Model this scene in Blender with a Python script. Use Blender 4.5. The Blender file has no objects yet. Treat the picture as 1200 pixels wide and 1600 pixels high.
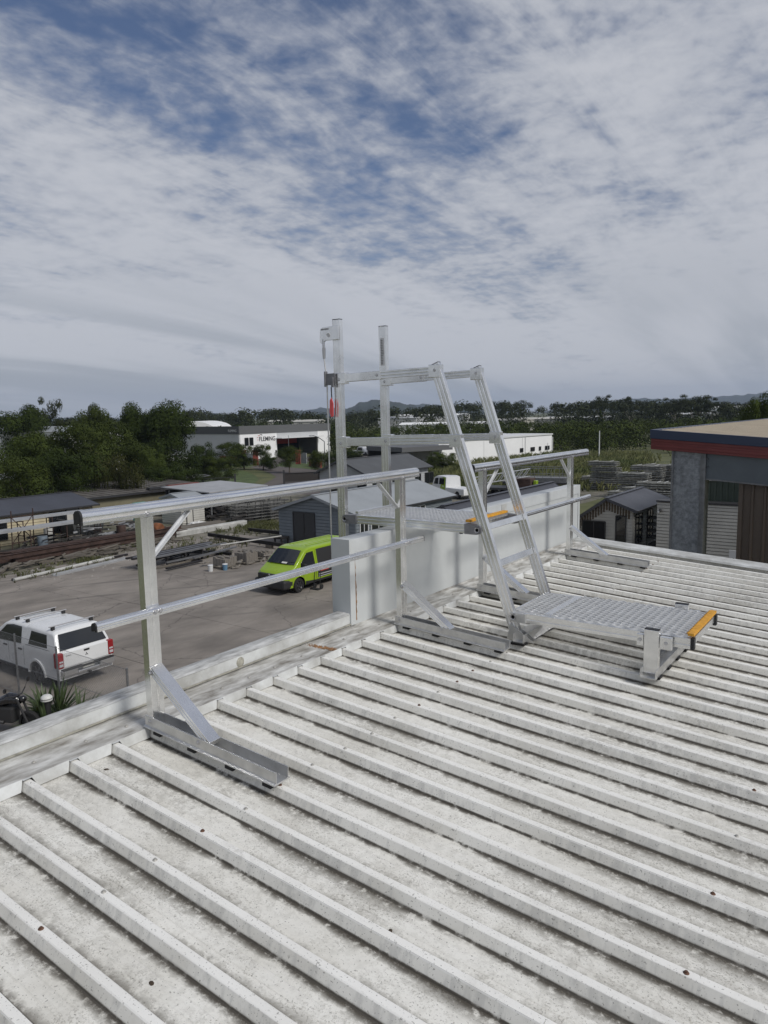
import bpy, bmesh, math, random
from mathutils import Vector, Matrix
random.seed(7)
R = math.radians
scene = bpy.context.scene
C = scene.collection

# ------------------------------------------------------------------ camera
FPX, YAW, PITCH, ROLL = 1144.6, 0.6239, 0.1326, -0.0192     # focal length in photo pixels (1200x1600)
CAM = Vector((2.631, -1.316, 1.338))
FWD = Vector((-math.sin(YAW)*math.cos(PITCH), math.cos(YAW)*math.cos(PITCH), -math.sin(PITCH)))
_r0 = Vector((math.cos(YAW), math.sin(YAW), 0)); _u0 = _r0.cross(FWD)
RIGHT = math.cos(ROLL)*_r0 + math.sin(ROLL)*_u0
UP = -math.sin(ROLL)*_r0 + math.cos(ROLL)*_u0
cd = bpy.data.cameras.new('camera'); cam = bpy.data.objects.new('camera', cd); C.objects.link(cam)
M = Matrix((RIGHT, UP, -FWD)).transposed().to_4x4(); M.translation = CAM
cam.matrix_world = M
cd.sensor_fit = 'VERTICAL'; cd.sensor_height = 36.0; cd.lens = 36.0*FPX/1600
cd.clip_start = 0.05; cd.clip_end = 20000
scene.camera = cam
scene.render.resolution_x = 768; scene.render.resolution_y = 1024

# ------------------------------------------------------------------ light
SUN_EL, SUN_AZ = R(43), R(90)       # azimuth measured from +Y towards +X
sdir = Vector((math.sin(SUN_AZ)*math.cos(SUN_EL), math.cos(SUN_AZ)*math.cos(SUN_EL), math.sin(SUN_EL)))
sl = bpy.data.lights.new('sun', 'SUN'); sl.energy = 1.9; sl.angle = R(18); sl.color = (1.0, 0.965, 0.915)
so = bpy.data.objects.new('sun', sl); C.objects.link(so)
so.rotation_euler = (-sdir).to_track_quat('-Z', 'Y').to_euler()
so.location = (5, 5, 30)

world = bpy.data.worlds.new('World'); scene.world = world; world.use_nodes = True
def build_sky():
    nt = world.node_tree; N = nt.nodes; L = nt.links; N.clear()
    def n(t, **k):
        o = N.new(t)
        for a, b in k.items(): setattr(o, a, b)
        return o
    def val(sock, v):
        if hasattr(v, 'is_output'): L.new(v, sock)
        else: sock.default_value = v
    def math_(op, a, b=0.0, c=None, clamp=False):
        m = n('ShaderNodeMath', operation=op, use_clamp=clamp); val(m.inputs[0], a); val(m.inputs[1], b)
        if c is not None: val(m.inputs[2], c)
        return m.outputs[0]
    def ramp(x, lo, hi, a=0.0, b=1.0):
        m = n('ShaderNodeMapRange', interpolation_type='SMOOTHSTEP'); val(m.inputs[0], x)
        for i, v in enumerate((lo, hi, a, b)): val(m.inputs[i+1], v)
        return m.outputs[0]
    def mixc(f, a, b):
        m = n('ShaderNodeMix', data_type='RGBA'); val(m.inputs[0], f); val(m.inputs[6], a); val(m.inputs[7], b)
        return m.outputs[2]
    out = n('ShaderNodeOutputWorld'); bg = n('ShaderNodeBackground'); bg.inputs['Strength'].default_value = 0.1
    L.new(bg.outputs[0], out.inputs[0])
    sky = n('ShaderNodeTexSky', sky_type='NISHITA', sun_disc=False, sun_elevation=SUN_EL, sun_rotation=SUN_AZ)
    sky.air_density = 1.0; sky.dust_density = 1.0; sky.ozone_density = 1.5
    tc = n('ShaderNodeTexCoord'); sp = n('ShaderNodeSeparateXYZ'); L.new(tc.outputs['Generated'], sp.inputs[0])
    z = math_('MAXIMUM', sp.outputs[2], 0.0)
    zz = math_('ADD', z, 0.15)
    cx = math_('DIVIDE', sp.outputs[0], zz); cy = math_('DIVIDE', sp.outputs[1], zz)
    cb = n('ShaderNodeCombineXYZ'); L.new(cx, cb.inputs[0]); L.new(cy, cb.inputs[1])
    def mapped(rot, sc, loc=(0, 0, 0)):
        m = n('ShaderNodeMapping'); m.inputs['Rotation'].default_value = (0, 0, rot)
        m.inputs['Scale'].default_value = sc; m.inputs['Location'].default_value = loc
        L.new(cb.outputs[0], m.inputs[0]); return m.outputs[0]
    def noise(v, s, d, r, dist=0.0):
        t = n('ShaderNodeTexNoise'); L.new(v, t.inputs['Vector'])
        t.inputs['Scale'].default_value = s; t.inputs['Detail'].default_value = d
        t.inputs['Roughness'].default_value = r; t.inputs['Distortion'].default_value = dist
        return t.outputs[0]
    vis = mapped(0.55, (1.0, 0.55, 1), (3.1, 1.2, 0))
    big = noise(vis, 0.9, 3, 0.5, 0.3)                        # coverage
    mid = noise(mapped(0.2, (1.0, 0.85, 1), (7, 2, 0)), 3.3, 11, 0.63, 0.3)
    puff = noise(mapped(-0.4, (1.0, 1.0, 1), (1, 9, 0)), 16.0, 4, 0.5, 0.25)
    streak = noise(mapped(1.0, (1.7, 0.45, 1), (5, 5, 0)), 3.0, 11, 0.66, 0.8)
    a = math_('MULTIPLY_ADD', mid, 0.56, math_('MULTIPLY', big, 0.84))
    a = math_('MULTIPLY_ADD', puff, 0.29, a)
    a = math_('MULTIPLY_ADD', streak, 0.38, a)                # mean about 1.02
    # the layer thickens with distance, so it closes up towards the horizon
    thick = ramp(z, 0.08, 0.36, 0.26, -0.01)
    a = math_('ADD', a, thick)
    cover = ramp(a, 0.84, 1.11)
    dens = ramp(a, 0.94, 1.26)
    low = noise(mapped(0.62, (0.5, 0.09, 1), (2, 4, 0)), 1.6, 5, 0.55, 0.5)
    lowband = math_('MULTIPLY', ramp(low, 0.44, 0.58), ramp(z, 0.04, 0.24, 1.0, 0.0))
    blue = n('ShaderNodeMix', data_type='RGBA', blend_type='MULTIPLY'); blue.inputs[0].default_value = 1.0
    L.new(sky.outputs[0], blue.inputs[6]); blue.inputs[7].default_value = SKYMUL
    cl = mixc(dens, CLOUD_THIN, CLOUD_THICK)
    cl = mixc(lowband, cl, CLOUD_LOW)
    col = mixc(math_('MULTIPLY', cover, 0.93), blue.outputs[2], cl)
    # hazy band right at the horizon
    hz = ramp(z, 0.0, 0.055, 0.75, 0.0)
    col = mixc(hz, col, HAZE_COL)
    L.new(col, bg.inputs['Color'])
SKYMUL = (0.44, 0.44, 0.50, 1)
CLOUD_THIN = (2.5, 2.7, 3.15, 1); CLOUD_THICK = (3.85, 3.95, 4.25, 1); CLOUD_LOW = (2.65, 2.82, 3.12, 1); HAZE_COL = (2.95, 3.12, 3.4, 1)
build_sky()
vs = scene.view_settings; vs.view_transform = 'Standard'; vs.look = 'None'; vs.exposure = 0.52; vs.gamma = 1.0
vs.use_curve_mapping = False

# ------------------------------------------------------------------ pixel -> place (distance always from the ground or the wall touched)
G = 6.6                                                       # yard lies 6.6 m below the roof
def ray(x, y): return (FWD*FPX + RIGHT*(x-600) - UP*(y-800)).normalized()
def gp(x, y, z=-G):
    d = ray(x, y); return CAM + d*((z-CAM.z)/d.z)
def onx(x, y, X):
    d = ray(x, y); return CAM + d*((X-CAM.x)/d.x)
def ony(x, y, Y):
    d = ray(x, y); return CAM + d*((Y-CAM.y)/d.y)
def col(x, dist, y=647):                                      # point on a column of the photo at a horizontal distance
    d = ray(x, y); h = math.hypot(d.x, d.y); return CAM + d*(dist/h)

# ------------------------------------------------------------------ materials
MATS = {}
def mat(name, color, rough=0.6, metal=0.0, var=0.0, vscale=3.0, var2=None, bump=0.0, bscale=40.0, stretch=(1, 1, 1), spec=0.5, detail=5, emit=None, coat=0.0):
    if name in MATS: return MATS[name]
    m = bpy.data.materials.new(name); m.use_nodes = True; MATS[name] = m
    nt = m.node_tree; N = nt.nodes; L = nt.links; b = N['Principled BSDF']
    b.inputs['Roughness'].default_value = rough; b.inputs['Metallic'].default_value = metal
    b.inputs['Specular IOR Level'].default_value = spec; b.inputs['Coat Weight'].default_value = coat
    c = tuple(color)+(1,)
    b.inputs['Base Color'].default_value = c
    if var > 0 or bump > 0:
        tc = N.new('ShaderNodeTexCoord'); mp = N.new('ShaderNodeMapping'); L.new(tc.outputs['Object'], mp.inputs[0]); mp.inputs['Scale'].default_value = stretch
    if var > 0:
        t = N.new('ShaderNodeTexNoise'); L.new(mp.outputs[0], t.inputs['Vector']); t.inputs['Scale'].default_value = vscale; t.inputs['Detail'].default_value = detail; t.inputs['Roughness'].default_value = 0.62
        mr = N.new('ShaderNodeMapRange'); L.new(t.outputs[0], mr.inputs[0]); mr.inputs[1].default_value = 0.33; mr.inputs[2].default_value = 0.67
        mx = N.new('ShaderNodeMix'); mx.data_type = 'RGBA'; L.new(mr.outputs[0], mx.inputs[0])
        mx.inputs[6].default_value = tuple(v*(1-var) for v in color)+(1,) if var2 is None else tuple(var2)+(1,)
        mx.inputs[7].default_value = tuple(min(1, v*(1+var*0.6)) for v in color)+(1,)
        L.new(mx.outputs[2], b.inputs['Base Color'])
        mr2 = N.new('ShaderNodeMapRange'); L.new(t.outputs[0], mr2.inputs[0]); mr2.inputs[3].default_value = min(1, rough+0.12); mr2.inputs[4].default_value = max(0.05, rough-0.12)
        L.new(mr2.outputs[0], b.inputs['Roughness'])
    if bump > 0:
        t2 = N.new('ShaderNodeTexNoise'); L.new(mp.outputs[0], t2.inputs['Vector']); t2.inputs['Scale'].default_value = bscale; t2.inputs['Detail'].default_value = 4
        bp = N.new('ShaderNodeBump'); bp.inputs['Strength'].default_value = bump; bp.inputs['Distance'].default_value = 0.01
        L.new(t2.outputs[0], bp.inputs['Height']); L.new(bp.outputs[0], b.inputs['Normal'])
    return m
alu = mat('aluminium', (0.88, 0.88, 0.87), 0.24, 0.93, 0.14, 6, stretch=(1, 1, 1), bump=0.02, bscale=120)
alu_d = mat('aluminium_dull', (0.62, 0.62, 0.61), 0.38, 0.82, 0.2, 9, bump=0.03, bscale=160)
cast = mat('cast_bracket', (0.24, 0.24, 0.25), 0.55, 0.6, 0.2, 20)
black = mat('black_plastic', (0.012, 0.012, 0.013), 0.55)
rubber = mat('rubber', (0.010, 0.010, 0.011), 0.85)
yellow = mat('yellow_nosing', (0.62, 0.30, 0.02), 0.6, 0, 0.25, 30)
zinc = mat('zinc_bolt', (0.55, 0.55, 0.56), 0.35, 0.9)
rustbolt = mat('rust_bolt', (0.13, 0.07, 0.045), 0.8, 0.2, 0.4, 60)
pink = mat('pink_tag', (0.75, 0.10, 0.10), 0.5, 0, 0.1, 20)

# ------------------------------------------------------------------ mesh helpers
class MB:
    def __init__(s): s.v = []; s.f = []
    def add(s, vs, fs):
        o = len(s.v); s.v += [tuple(p) for p in vs]; s.f += [tuple(i+o for i in f) for f in fs]; return s
    def box(s, x0, x1, y0, y1, z0, z1):
        return s.add([(x0,y0,z0),(x1,y0,z0),(x1,y1,z0),(x0,y1,z0),(x0,y0,z1),(x1,y0,z1),(x1,y1,z1),(x0,y1,z1)],
                     [(0,3,2,1),(4,5,6,7),(0,1,5,4),(1,2,6,5),(2,3,7,6),(3,0,4,7)])
    def prism(s, prof, p0, p1, up=(0,0,1)):
        """closed 2-D profile (a across, b along up) swept from p0 to p1"""
        p0 = Vector(p0); p1 = Vector(p1); d = (p1-p0).normalized(); u = Vector(up)
        u = (u - d*u.dot(d)).normalized(); a = d.cross(u); n = len(prof)
        vs = [p0 + a*q[0] + u*q[1] for q in prof] + [p1 + a*q[0] + u*q[1] for q in prof]
        fs = [tuple(range(n))[::-1], tuple(range(n, 2*n))] + [(i, (i+1) % n, n+(i+1) % n, n+i) for i in range(n)]
        # orientation: profile is given counter-clockwise seen from p1
        return s.add(vs, fs)
    def bar(s, p0, p1, w, h, up=(0,0,1)):
        return s.prism([(-w/2,-h/2),(w/2,-h/2),(w/2,h/2),(-w/2,h/2)], p0, p1, up)
    def tube(s, p0, p1, r, n=8, r2=None):
        p0 = Vector(p0); p1 = Vector(p1); d = (p1-p0).normalized()
        u = Vector((0,0,1)) if abs(d.z) < 0.9 else Vector((1,0,0))
        u = (u-d*u.dot(d)).normalized(); a = d.cross(u); r2 = r if r2 is None else r2
        vs = [p0+(a*math.cos(t)+u*math.sin(t))*r for t in [2*math.pi*i/n for i in range(n)]] + [p1+(a*math.cos(t)+u*math.sin(t))*r2 for t in [2*math.pi*i/n for i in range(n)]]
        fs = [tuple(range(n))[::-1], tuple(range(n, 2*n))] + [(i, (i+1) % n, n+(i+1) % n, n+i) for i in range(n)]
        return s.add(vs, fs)
    def path(s, pts, r, n=6):
        for a, b in zip(pts, pts[1:]): s.tube(a, b, r, n)
        return s
    def lathe(s, prof, c, n=16, axis='z'):
        vs = []; fs = []; m = len(prof)
        for i in range(n):
            t = 2*math.pi*i/n
            for r, h in prof:
                p = (r*math.cos(t), r*math.sin(t), h)
                if axis == 'x': p = (p[2], p[0], p[1])
                if axis == 'y': p = (p[1], p[2], p[0])
                vs.append((c[0]+p[0], c[1]+p[1], c[2]+p[2]))
        for i in range(n):
            j = (i+1) % n
            for k in range(m-1): fs.append((i*m+k, j*m+k, j*m+k+1, i*m+k+1))
        return s.add(vs, fs)
    def mesh(s, name, m, smooth=False, fix=True):
        me = bpy.data.meshes.new(name); me.from_pydata(s.v, [], s.f)
        if fix:
            bm = bmesh.new(); bm.from_mesh(me); bmesh.ops.recalc_face_normals(bm, faces=bm.faces); bm.to_mesh(me); bm.free()
        if smooth is not False:
            me.shade_smooth()
            if smooth is not True: me.set_sharp_from_angle(angle=R(smooth))
        if m: me.materials.append(m)
        me.update(); return me
    def build(s, name, m, parent=None, smooth=False, bevel=0, fix=True, kind=None):
        o = bpy.data.objects.new(name, s.mesh(name, m, smooth, fix)); C.objects.link(o)
        if parent: o.parent = parent
        if bevel:
            b = o.modifiers.new('bevel', 'BEVEL'); b.width = bevel; b.segments = 2; b.limit_method = 'ANGLE'; b.angle_limit = R(40)
        if kind: o['kind'] = kind
        return o
def tag(o, label, cat, group=None, kind=None):
    if label: o['label'] = label
    if cat: o['category'] = cat
    if group: o['group'] = group
    if kind: o['kind'] = kind
    return o
def thing(name, label, cat, loc=(0,0,0), rz=0, group=None):
    o = bpy.data.objects.new(name, None); C.objects.link(o); o.location = loc; o.rotation_euler = (0,0,rz); o.empty_display_size = 0.2
    return tag(o, label, cat, group)
def struct(o): o['kind'] = 'structure'; return o
def link(name, me, parent=None, loc=None, rot=None, scale=None):
    o = bpy.data.objects.new(name, me); C.objects.link(o)
    if parent: o.parent = parent
    if loc is not None: o.location = loc
    if rot is not None: o.rotation_euler = rot
    if scale is not None: o.scale = scale
    return o
def copy_tree(o, parent=None):
    c = o.copy(); C.objects.link(c); c.parent = parent
    for ch in list(o.children): copy_tree(ch, c)
    return c
def text_mesh(txt, size, extr, m, spacing=1.0, bold=0.0):
    cu = bpy.data.curves.new('lettering', 'FONT'); cu.body = txt; cu.size = size; cu.extrude = extr; cu.offset = bold
    cu.align_x = 'LEFT'; cu.space_character = spacing
    to = bpy.data.objects.new('lettering_source', cu); C.objects.link(to)
    bpy.context.view_layer.update()
    me = bpy.data.meshes.new_from_object(to.evaluated_get(bpy.context.evaluated_depsgraph_get()))
    bpy.data.objects.remove(to); bpy.data.curves.remove(cu); me.materials.clear(); me.materials.append(m); return me
# ================================================================== the building we stand on
S, SP, PITCH_RIB = 0.0627, -0.0072, 0.19
def rf(x, y, h=0.0): return Vector((x, y, -S*x + SP*y + h))
def roof_material():
    m = bpy.data.materials.new('weathered_white_sheet'); m.use_nodes = True; nt = m.node_tree; N = nt.nodes; L = nt.links; b = N['Principled BSDF']
    def n(t, **k):
        o = N.new(t)
        for a, c in k.items(): setattr(o, a, c)
        return o
    def val(s, v):
        if hasattr(v, 'is_output'): L.new(v, s)
        else: s.default_value = v
    def mt(op, a, b_=0.0, c=0.0, clamp=False):
        o = n('ShaderNodeMath', operation=op, use_clamp=clamp); val(o.inputs[0], a); val(o.inputs[1], b_); val(o.inputs[2], c); return o.outputs[0]
    def ss(x, lo, hi, a=0., b_=1.):
        o = n('ShaderNodeMapRange', interpolation_type='SMOOTHSTEP'); val(o.inputs[0], x)
        for i, v in enumerate((lo, hi, a, b_)): val(o.inputs[i+1], v)
        return o.outputs[0]
    def mix(f, a, b_, t='MIX'):
        o = n('ShaderNodeMix', data_type='RGBA', blend_type=t); val(o.inputs[0], f); val(o.inputs[6], a); val(o.inputs[7], b_); return o.outputs[2]
    g = n('ShaderNodeNewGeometry'); sp = n('ShaderNodeSeparateXYZ'); L.new(g.outputs['Position'], sp.inputs[0])
    def noise(s, d=4, r=.6, sc=(1,1,1), loc=(0,0,0), dist=0):
        mp = n('ShaderNodeMapping'); L.new(g.outputs['Position'], mp.inputs[0]); mp.inputs['Scale'].default_value = sc; mp.inputs['Location'].default_value = loc
        t = n('ShaderNodeTexNoise'); L.new(mp.outputs[0], t.inputs['Vector']); t.inputs['Scale'].default_value = s; t.inputs['Detail'].default_value = d; t.inputs['Roughness'].default_value = r; t.inputs['Distortion'].default_value = dist
        return t.outputs[0]
    y = sp.outputs[1]; x = sp.outputs[0]
    k = mt('FRACT', mt('ADD', mt('DIVIDE', y, PITCH_RIB), 40.5)); k = mt('MULTIPLY', mt('SUBTRACT', k, 0.5), PITCH_RIB)   # signed distance to the rib centre
    ak = mt('ABSOLUTE', k)
    hgt = mt('ADD', sp.outputs[2], mt('ADD', mt('MULTIPLY', x, S), mt('MULTIPLY', y, -SP)))   # 0 on rib tops, -0.029 in the pans
    pan = ss(hgt, -0.0335, -0.0290, 1.0, 0.0); top = ss(hgt, -0.004, -0.002)
    # grime gathered along the foot of each rib, broken up along its length
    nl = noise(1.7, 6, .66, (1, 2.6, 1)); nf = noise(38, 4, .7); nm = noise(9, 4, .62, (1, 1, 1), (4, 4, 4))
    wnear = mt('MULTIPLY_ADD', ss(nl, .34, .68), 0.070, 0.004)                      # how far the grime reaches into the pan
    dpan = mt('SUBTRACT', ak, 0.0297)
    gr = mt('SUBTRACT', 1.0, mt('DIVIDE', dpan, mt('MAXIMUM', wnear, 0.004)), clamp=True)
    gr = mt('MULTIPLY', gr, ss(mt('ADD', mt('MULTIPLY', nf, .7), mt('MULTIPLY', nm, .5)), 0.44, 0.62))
    near = ss(k, -0.004, 0.004, 1.0, 0.62)                              # heavier on the near side of each rib
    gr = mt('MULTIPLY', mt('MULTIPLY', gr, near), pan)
    blot = mt('MULTIPLY', mt('MULTIPLY', ss(noise(1.3, 6, .7, (1,1.6,1), (9,3,2)), 0.48, 0.66), ss(nf, .38, .60)), 0.42)
    speck = ss(noise(170, 2, .5), 0.635, 0.70); speck2 = mt('MULTIPLY', ss(noise(75, 3, .6, (1,1,1), (2,8,1)), 0.65, 0.72), ss(nm, .40, .60))
    side = mt('MULTIPLY', mt('SUBTRACT', 1.0, pan), mt('SUBTRACT', 1.0, top))
    streak = mt('MULTIPLY', side, mt('MULTIPLY', ss(mt('ADD', noise(30, 5, .65, (1, .3, .3)), mt('MULTIPLY_ADD', nl, .5, -.25)), .48, .66), 0.38))
    base = mix(ss(noise(3.2, 6, .65), .35, .65), (0.635, 0.62, 0.565, 1), (0.74, 0.73, 0.68, 1))
    base = mix(mt('MULTIPLY', top, .6), base, (0.80, 0.795, 0.765, 1))
    base = mix(mt('MULTIPLY', mt('MULTIPLY', pan, ss(nf, .44, .62)), 0.26), base, (0.43, 0.42, 0.375, 1))
    base = mix(blot, base, (0.30, 0.285, 0.25, 1))
    base = mix(streak, base, (0.36, 0.36, 0.345, 1))
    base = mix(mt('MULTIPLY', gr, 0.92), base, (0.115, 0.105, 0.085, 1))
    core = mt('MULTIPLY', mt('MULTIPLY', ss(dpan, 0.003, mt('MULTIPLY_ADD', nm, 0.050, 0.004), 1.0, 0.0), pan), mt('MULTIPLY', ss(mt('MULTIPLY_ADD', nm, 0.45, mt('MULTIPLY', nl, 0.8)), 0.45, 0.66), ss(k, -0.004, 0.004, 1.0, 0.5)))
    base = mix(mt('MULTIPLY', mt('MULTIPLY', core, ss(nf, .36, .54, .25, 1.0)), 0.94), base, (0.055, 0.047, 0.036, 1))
    dots = mt('MULTIPLY', mt('MULTIPLY', pan, ss(noise(130, 3, .68, (1,1,1), (6,1,3)), 0.53, 0.60)), ss(mt('ADD', mt('MULTIPLY', nm, .5), mt('MULTIPLY', nl, .6)), 0.46, 0.68))
    base = mix(mt('MULTIPLY', dots, 0.60), base, (0.24, 0.225, 0.19, 1))
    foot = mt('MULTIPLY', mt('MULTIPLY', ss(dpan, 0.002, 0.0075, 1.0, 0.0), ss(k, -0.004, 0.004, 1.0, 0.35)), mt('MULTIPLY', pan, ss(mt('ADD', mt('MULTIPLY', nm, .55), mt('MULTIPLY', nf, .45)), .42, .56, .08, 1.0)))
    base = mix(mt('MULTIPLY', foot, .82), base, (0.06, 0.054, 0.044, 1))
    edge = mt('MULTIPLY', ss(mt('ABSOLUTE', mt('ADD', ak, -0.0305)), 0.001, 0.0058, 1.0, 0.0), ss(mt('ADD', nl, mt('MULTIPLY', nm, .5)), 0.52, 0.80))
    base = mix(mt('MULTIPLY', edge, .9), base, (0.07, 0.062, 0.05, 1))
    base = mix(mt('MULTIPLY', mt('MAXIMUM', speck, speck2), 0.62), base, (0.12, 0.115, 0.10, 1))
    L.new(base, b.inputs['Base Color']); b.inputs['Roughness'].default_value = 0.62
    bp = n('ShaderNodeBump'); bp.inputs['Strength'].default_value = 0.35; bp.inputs['Distance'].default_value = 0.004
    h = mt('ADD', mt('MULTIPLY', nf, 0.6), mt('MULTIPLY', mt('MULTIPLY', nm, pan), .8)); L.new(h, bp.inputs['Height']); L.new(bp.outputs[0], b.inputs['Normal'])
    return m
M_roof = roof_material()
M_flash = mat('white_flashing', (0.54, 0.555, 0.55), 0.5, 0, 0.30, 5, var2=(0.36, 0.36, 0.34), bump=0.05, bscale=50, stretch=(1, 1, 1))
M_apron = mat('apron_flashing', (0.52, 0.52, 0.50), 0.5, 0, 0.4, 8, var2=(0.17, 0.155, 0.13), bump=0.1, bscale=60, stretch=(2.2, .6, 1), detail=9)
M_cap = mat('lichened_capping', (0.47, 0.475, 0.465), 0.7, 0, 0.4, 16, detail=12, var2=(0.22, 0.22, 0.21), bump=0.15, bscale=90, stretch=(2.5, .5, 1))
M_panel = mat('parapet_panel', (0.49, 0.51, 0.51), 0.42, 0, 0.07, 3, stretch=(1, 1, .3), detail=6)
M_rust = mat('rust_stain', (0.24, 0.13, 0.06), 0.8, 0, 0.5, 18)
M_seal = mat('grey_sealant', (0.33, 0.32, 0.27), 0.6, 0, .4, 30)
M_wallour = mat('precast_wall', (0.45, 0.45, 0.43), 0.8, 0, .2, 1.5)
bld = thing('warehouse', 'white ribbed metal roof and box parapet of the warehouse under the guard rails', 'building')
# walls under the roof
w = MB(); w.box(-0.31, 6.6, -4.6, 6.22, -G-0.3, -0.75); w.box(-0.305, -0.21, -4.6, 6.2, -0.75, -0.005); w.build('wall', M_wallour, bld)
XE = 6.5
def strip(name, prof, x0, x1, nx, m, parent, jit=0.0):
    """sheet: profile of (y, h) points swept along x on the roof slope, with faint dents"""
    v = []; f = []; n = len(prof)
    for i in range(nx+1):
        x = x0+(x1-x0)*i/nx
        for y, h in prof: v.append(rf(x, y, h+random.uniform(-jit, jit)))
    for i in range(nx):
        for j in range(n-1): f.append((i*n+j, (i+1)*n+j, (i+1)*n+j+1, i*n+j+1))
    o = MB().add(v, f)
    return o.build(name, m, parent, smooth=12, fix=False)
D = -0.037
hexm = {}
def screw_mesh(key, m):
    b = MB(); b.lathe([(0.0, 0.0055), (0.0045, 0.0052), (0.005, 0.002)], (0,0,0), 6); b.lathe([(0.0, 0.002), (0.0065, 0.002), (0.0082, 0.0), (0.0082, -0.001)], (0,0,0), 10)
    hexm[key] = b.mesh('screw', m, smooth=30)
screw_mesh('zinc', mat('dull_screw', (0.42, 0.41, 0.38), 0.6, 0.4)); screw_mesh('rust', rustbolt)
rr = random.Random(3)
for a in range(-23, 33, 4):
    a1 = a
    y0 = a1*PITCH_RIB
    pr = [(-0.0255, -0.0285), (-0.0125, 0.0018), (0.0125, 0.0018), (0.0295, D)]
    for i in range(1, 4):
        c = i*PITCH_RIB; q = c-PITCH_RIB
        pr += [(q+0.055, D+.0010), (q+0.072, D+.0016), (q+0.075, D+0.0032), (q+0.078, D+.0018), (q+0.095, D+.0021), (q+0.112, D+.0018), (q+0.115, D+0.0032), (q+0.118, D+.0016), (q+0.135, D+.0010)]
        pr += [(c-0.0325, D), (c-0.0295, D+0.002), (c-0.0138, -0.0022), (c-0.0105, 0), (c+0.0105, 0), (c+0.0138, -0.0022), (c+0.0295, D+0.002), (c+0.0325, D)]
    c = 4*PITCH_RIB; q = c-PITCH_RIB
    pr += [(q+0.075, D), (q+0.095, D+0.0005), (c-0.0295, D), (c-0.0128, -0.001), (c+0.008, -0.001)]
    pr = [(y0+y, h) for y, h in pr if y0+y < 6.08]
    sh = strip('roof_sheet', pr, -0.05, XE, 22, M_roof, bld, 0.0006)
    for i in range(0, 4):
        rib = a1+i; yy = rib*PITCH_RIB
        if yy < -2.2 or yy > 5.95: continue
        for row, x in enumerate((0.768, 2.226, 3.69, 5.15)):
            if row % 2 == 1 and rib % 2 == 0: continue
            xx = x+rr.uniform(-.012, .012); h = 0.0022 if i == 0 else 0.0004
            link('screw', hexm['rust' if rr.random() < .45 else 'zinc'], sh, rf(xx, yy+rr.uniform(-.004, .004), h), (0, math.atan(S), rr.uniform(0, 3)))
# apron flashing: upper leaf lying from the parapet to the rib ends, with a lip scribed round each rib
M_lip = M_flash
seg = [(-4.2, -2.0), (-2.0, 0.30), (0.30, 1.82), (1.82, 3.9), (3.9, 6.03)]
for k, (ya, yb) in enumerate(seg):
    lap = 0.0012*(k % 2)
    n = max(4, int((yb-ya)/0.1)); v = []; f = []
    for i in range(n+1):
        y = ya+(yb-ya)*i/n
        for x, h in ((-0.205, 0.040), (-0.198, 0.018), (-0.12, 0.012), (-0.05, 0.009), (0.004, 0.0065)):
            v.append((x, y, SP*y+h+lap+random.uniform(-.0008, .0008)))
    for i in range(n):
        for j in range(4): f.append((i*5+j, i*5+j+1, (i+1)*5+j+1, (i+1)*5+j))
    fl = MB().add(v, f).build('apron_flashing', M_apron, bld, smooth=30, fix=False)
    lip = MB()
    for r_ in range(-23, 32):
        yc = r_*PITCH_RIB
        if not (ya <= yc+0.095 < yb): continue
        z = SP*yc
        a0, a1, b0, b1 = yc+0.0170, yc+0.036, yc+PITCH_RIB-0.032, yc+PITCH_RIB-0.0162
        zt, zb = z+0.0062+lap, z+D+0.003
        xo = 0.004; xb = 0.018
        lip.add([(xo,a0,zt),(xb,a1,zb),(xb,b0,zb),(xo,b1,zt),(xo-.0012,a0,zt),(xb-.0012,a1,zb-.001),(xb-.0012,b0,zb-.001),(xo-.0012,b1,zt)], [(0,1,2,3),(7,6,5,4),(0,4,5,1),(1,5,6,2),(2,6,7,3)])
        # bridge over the rib
        lip.add([(xo,yc-.0185,zt+.0005),(xo+.010,yc-.0185,zt-.001),(xo+.010,yc+.0185,zt-.001),(xo,yc+.0185,zt+.0005)], [(0,1,2,3)])
        link('screw', hexm['zinc'], fl, (-0.085+random.uniform(-.01,.01), yc+0.095+random.uniform(-.02,.02), z+0.0115+lap), (0, 0.05, random.random()*3))
    lip.build('scribed_lip', M_lip, fl)
# rust-coloured seam where two flashing lengths meet
b = MB(); rq = random.Random(5)
for i in range(60): 
    t = i/60; x = -0.20+0.20*t; y = 1.80+rq.uniform(-.015, .018)+0.03*t; s_ = rq.uniform(.004, .012)
    b.add([(x-s_,y-s_,SP*y+.0145-.03*t*.2),(x+s_,y-s_,SP*y+.0145-.03*t*.2),(x+s_,y+s_,SP*y+.0145-.03*t*.2),(x-s_,y+s_,SP*y+.0145-.03*t*.2),(x,y,SP*y+.019-.03*t*.2)],[(0,1,4),(1,2,4),(2,3,4),(3,0,4)])
b.build('rusted_seam', M_rust, bld)
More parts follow.
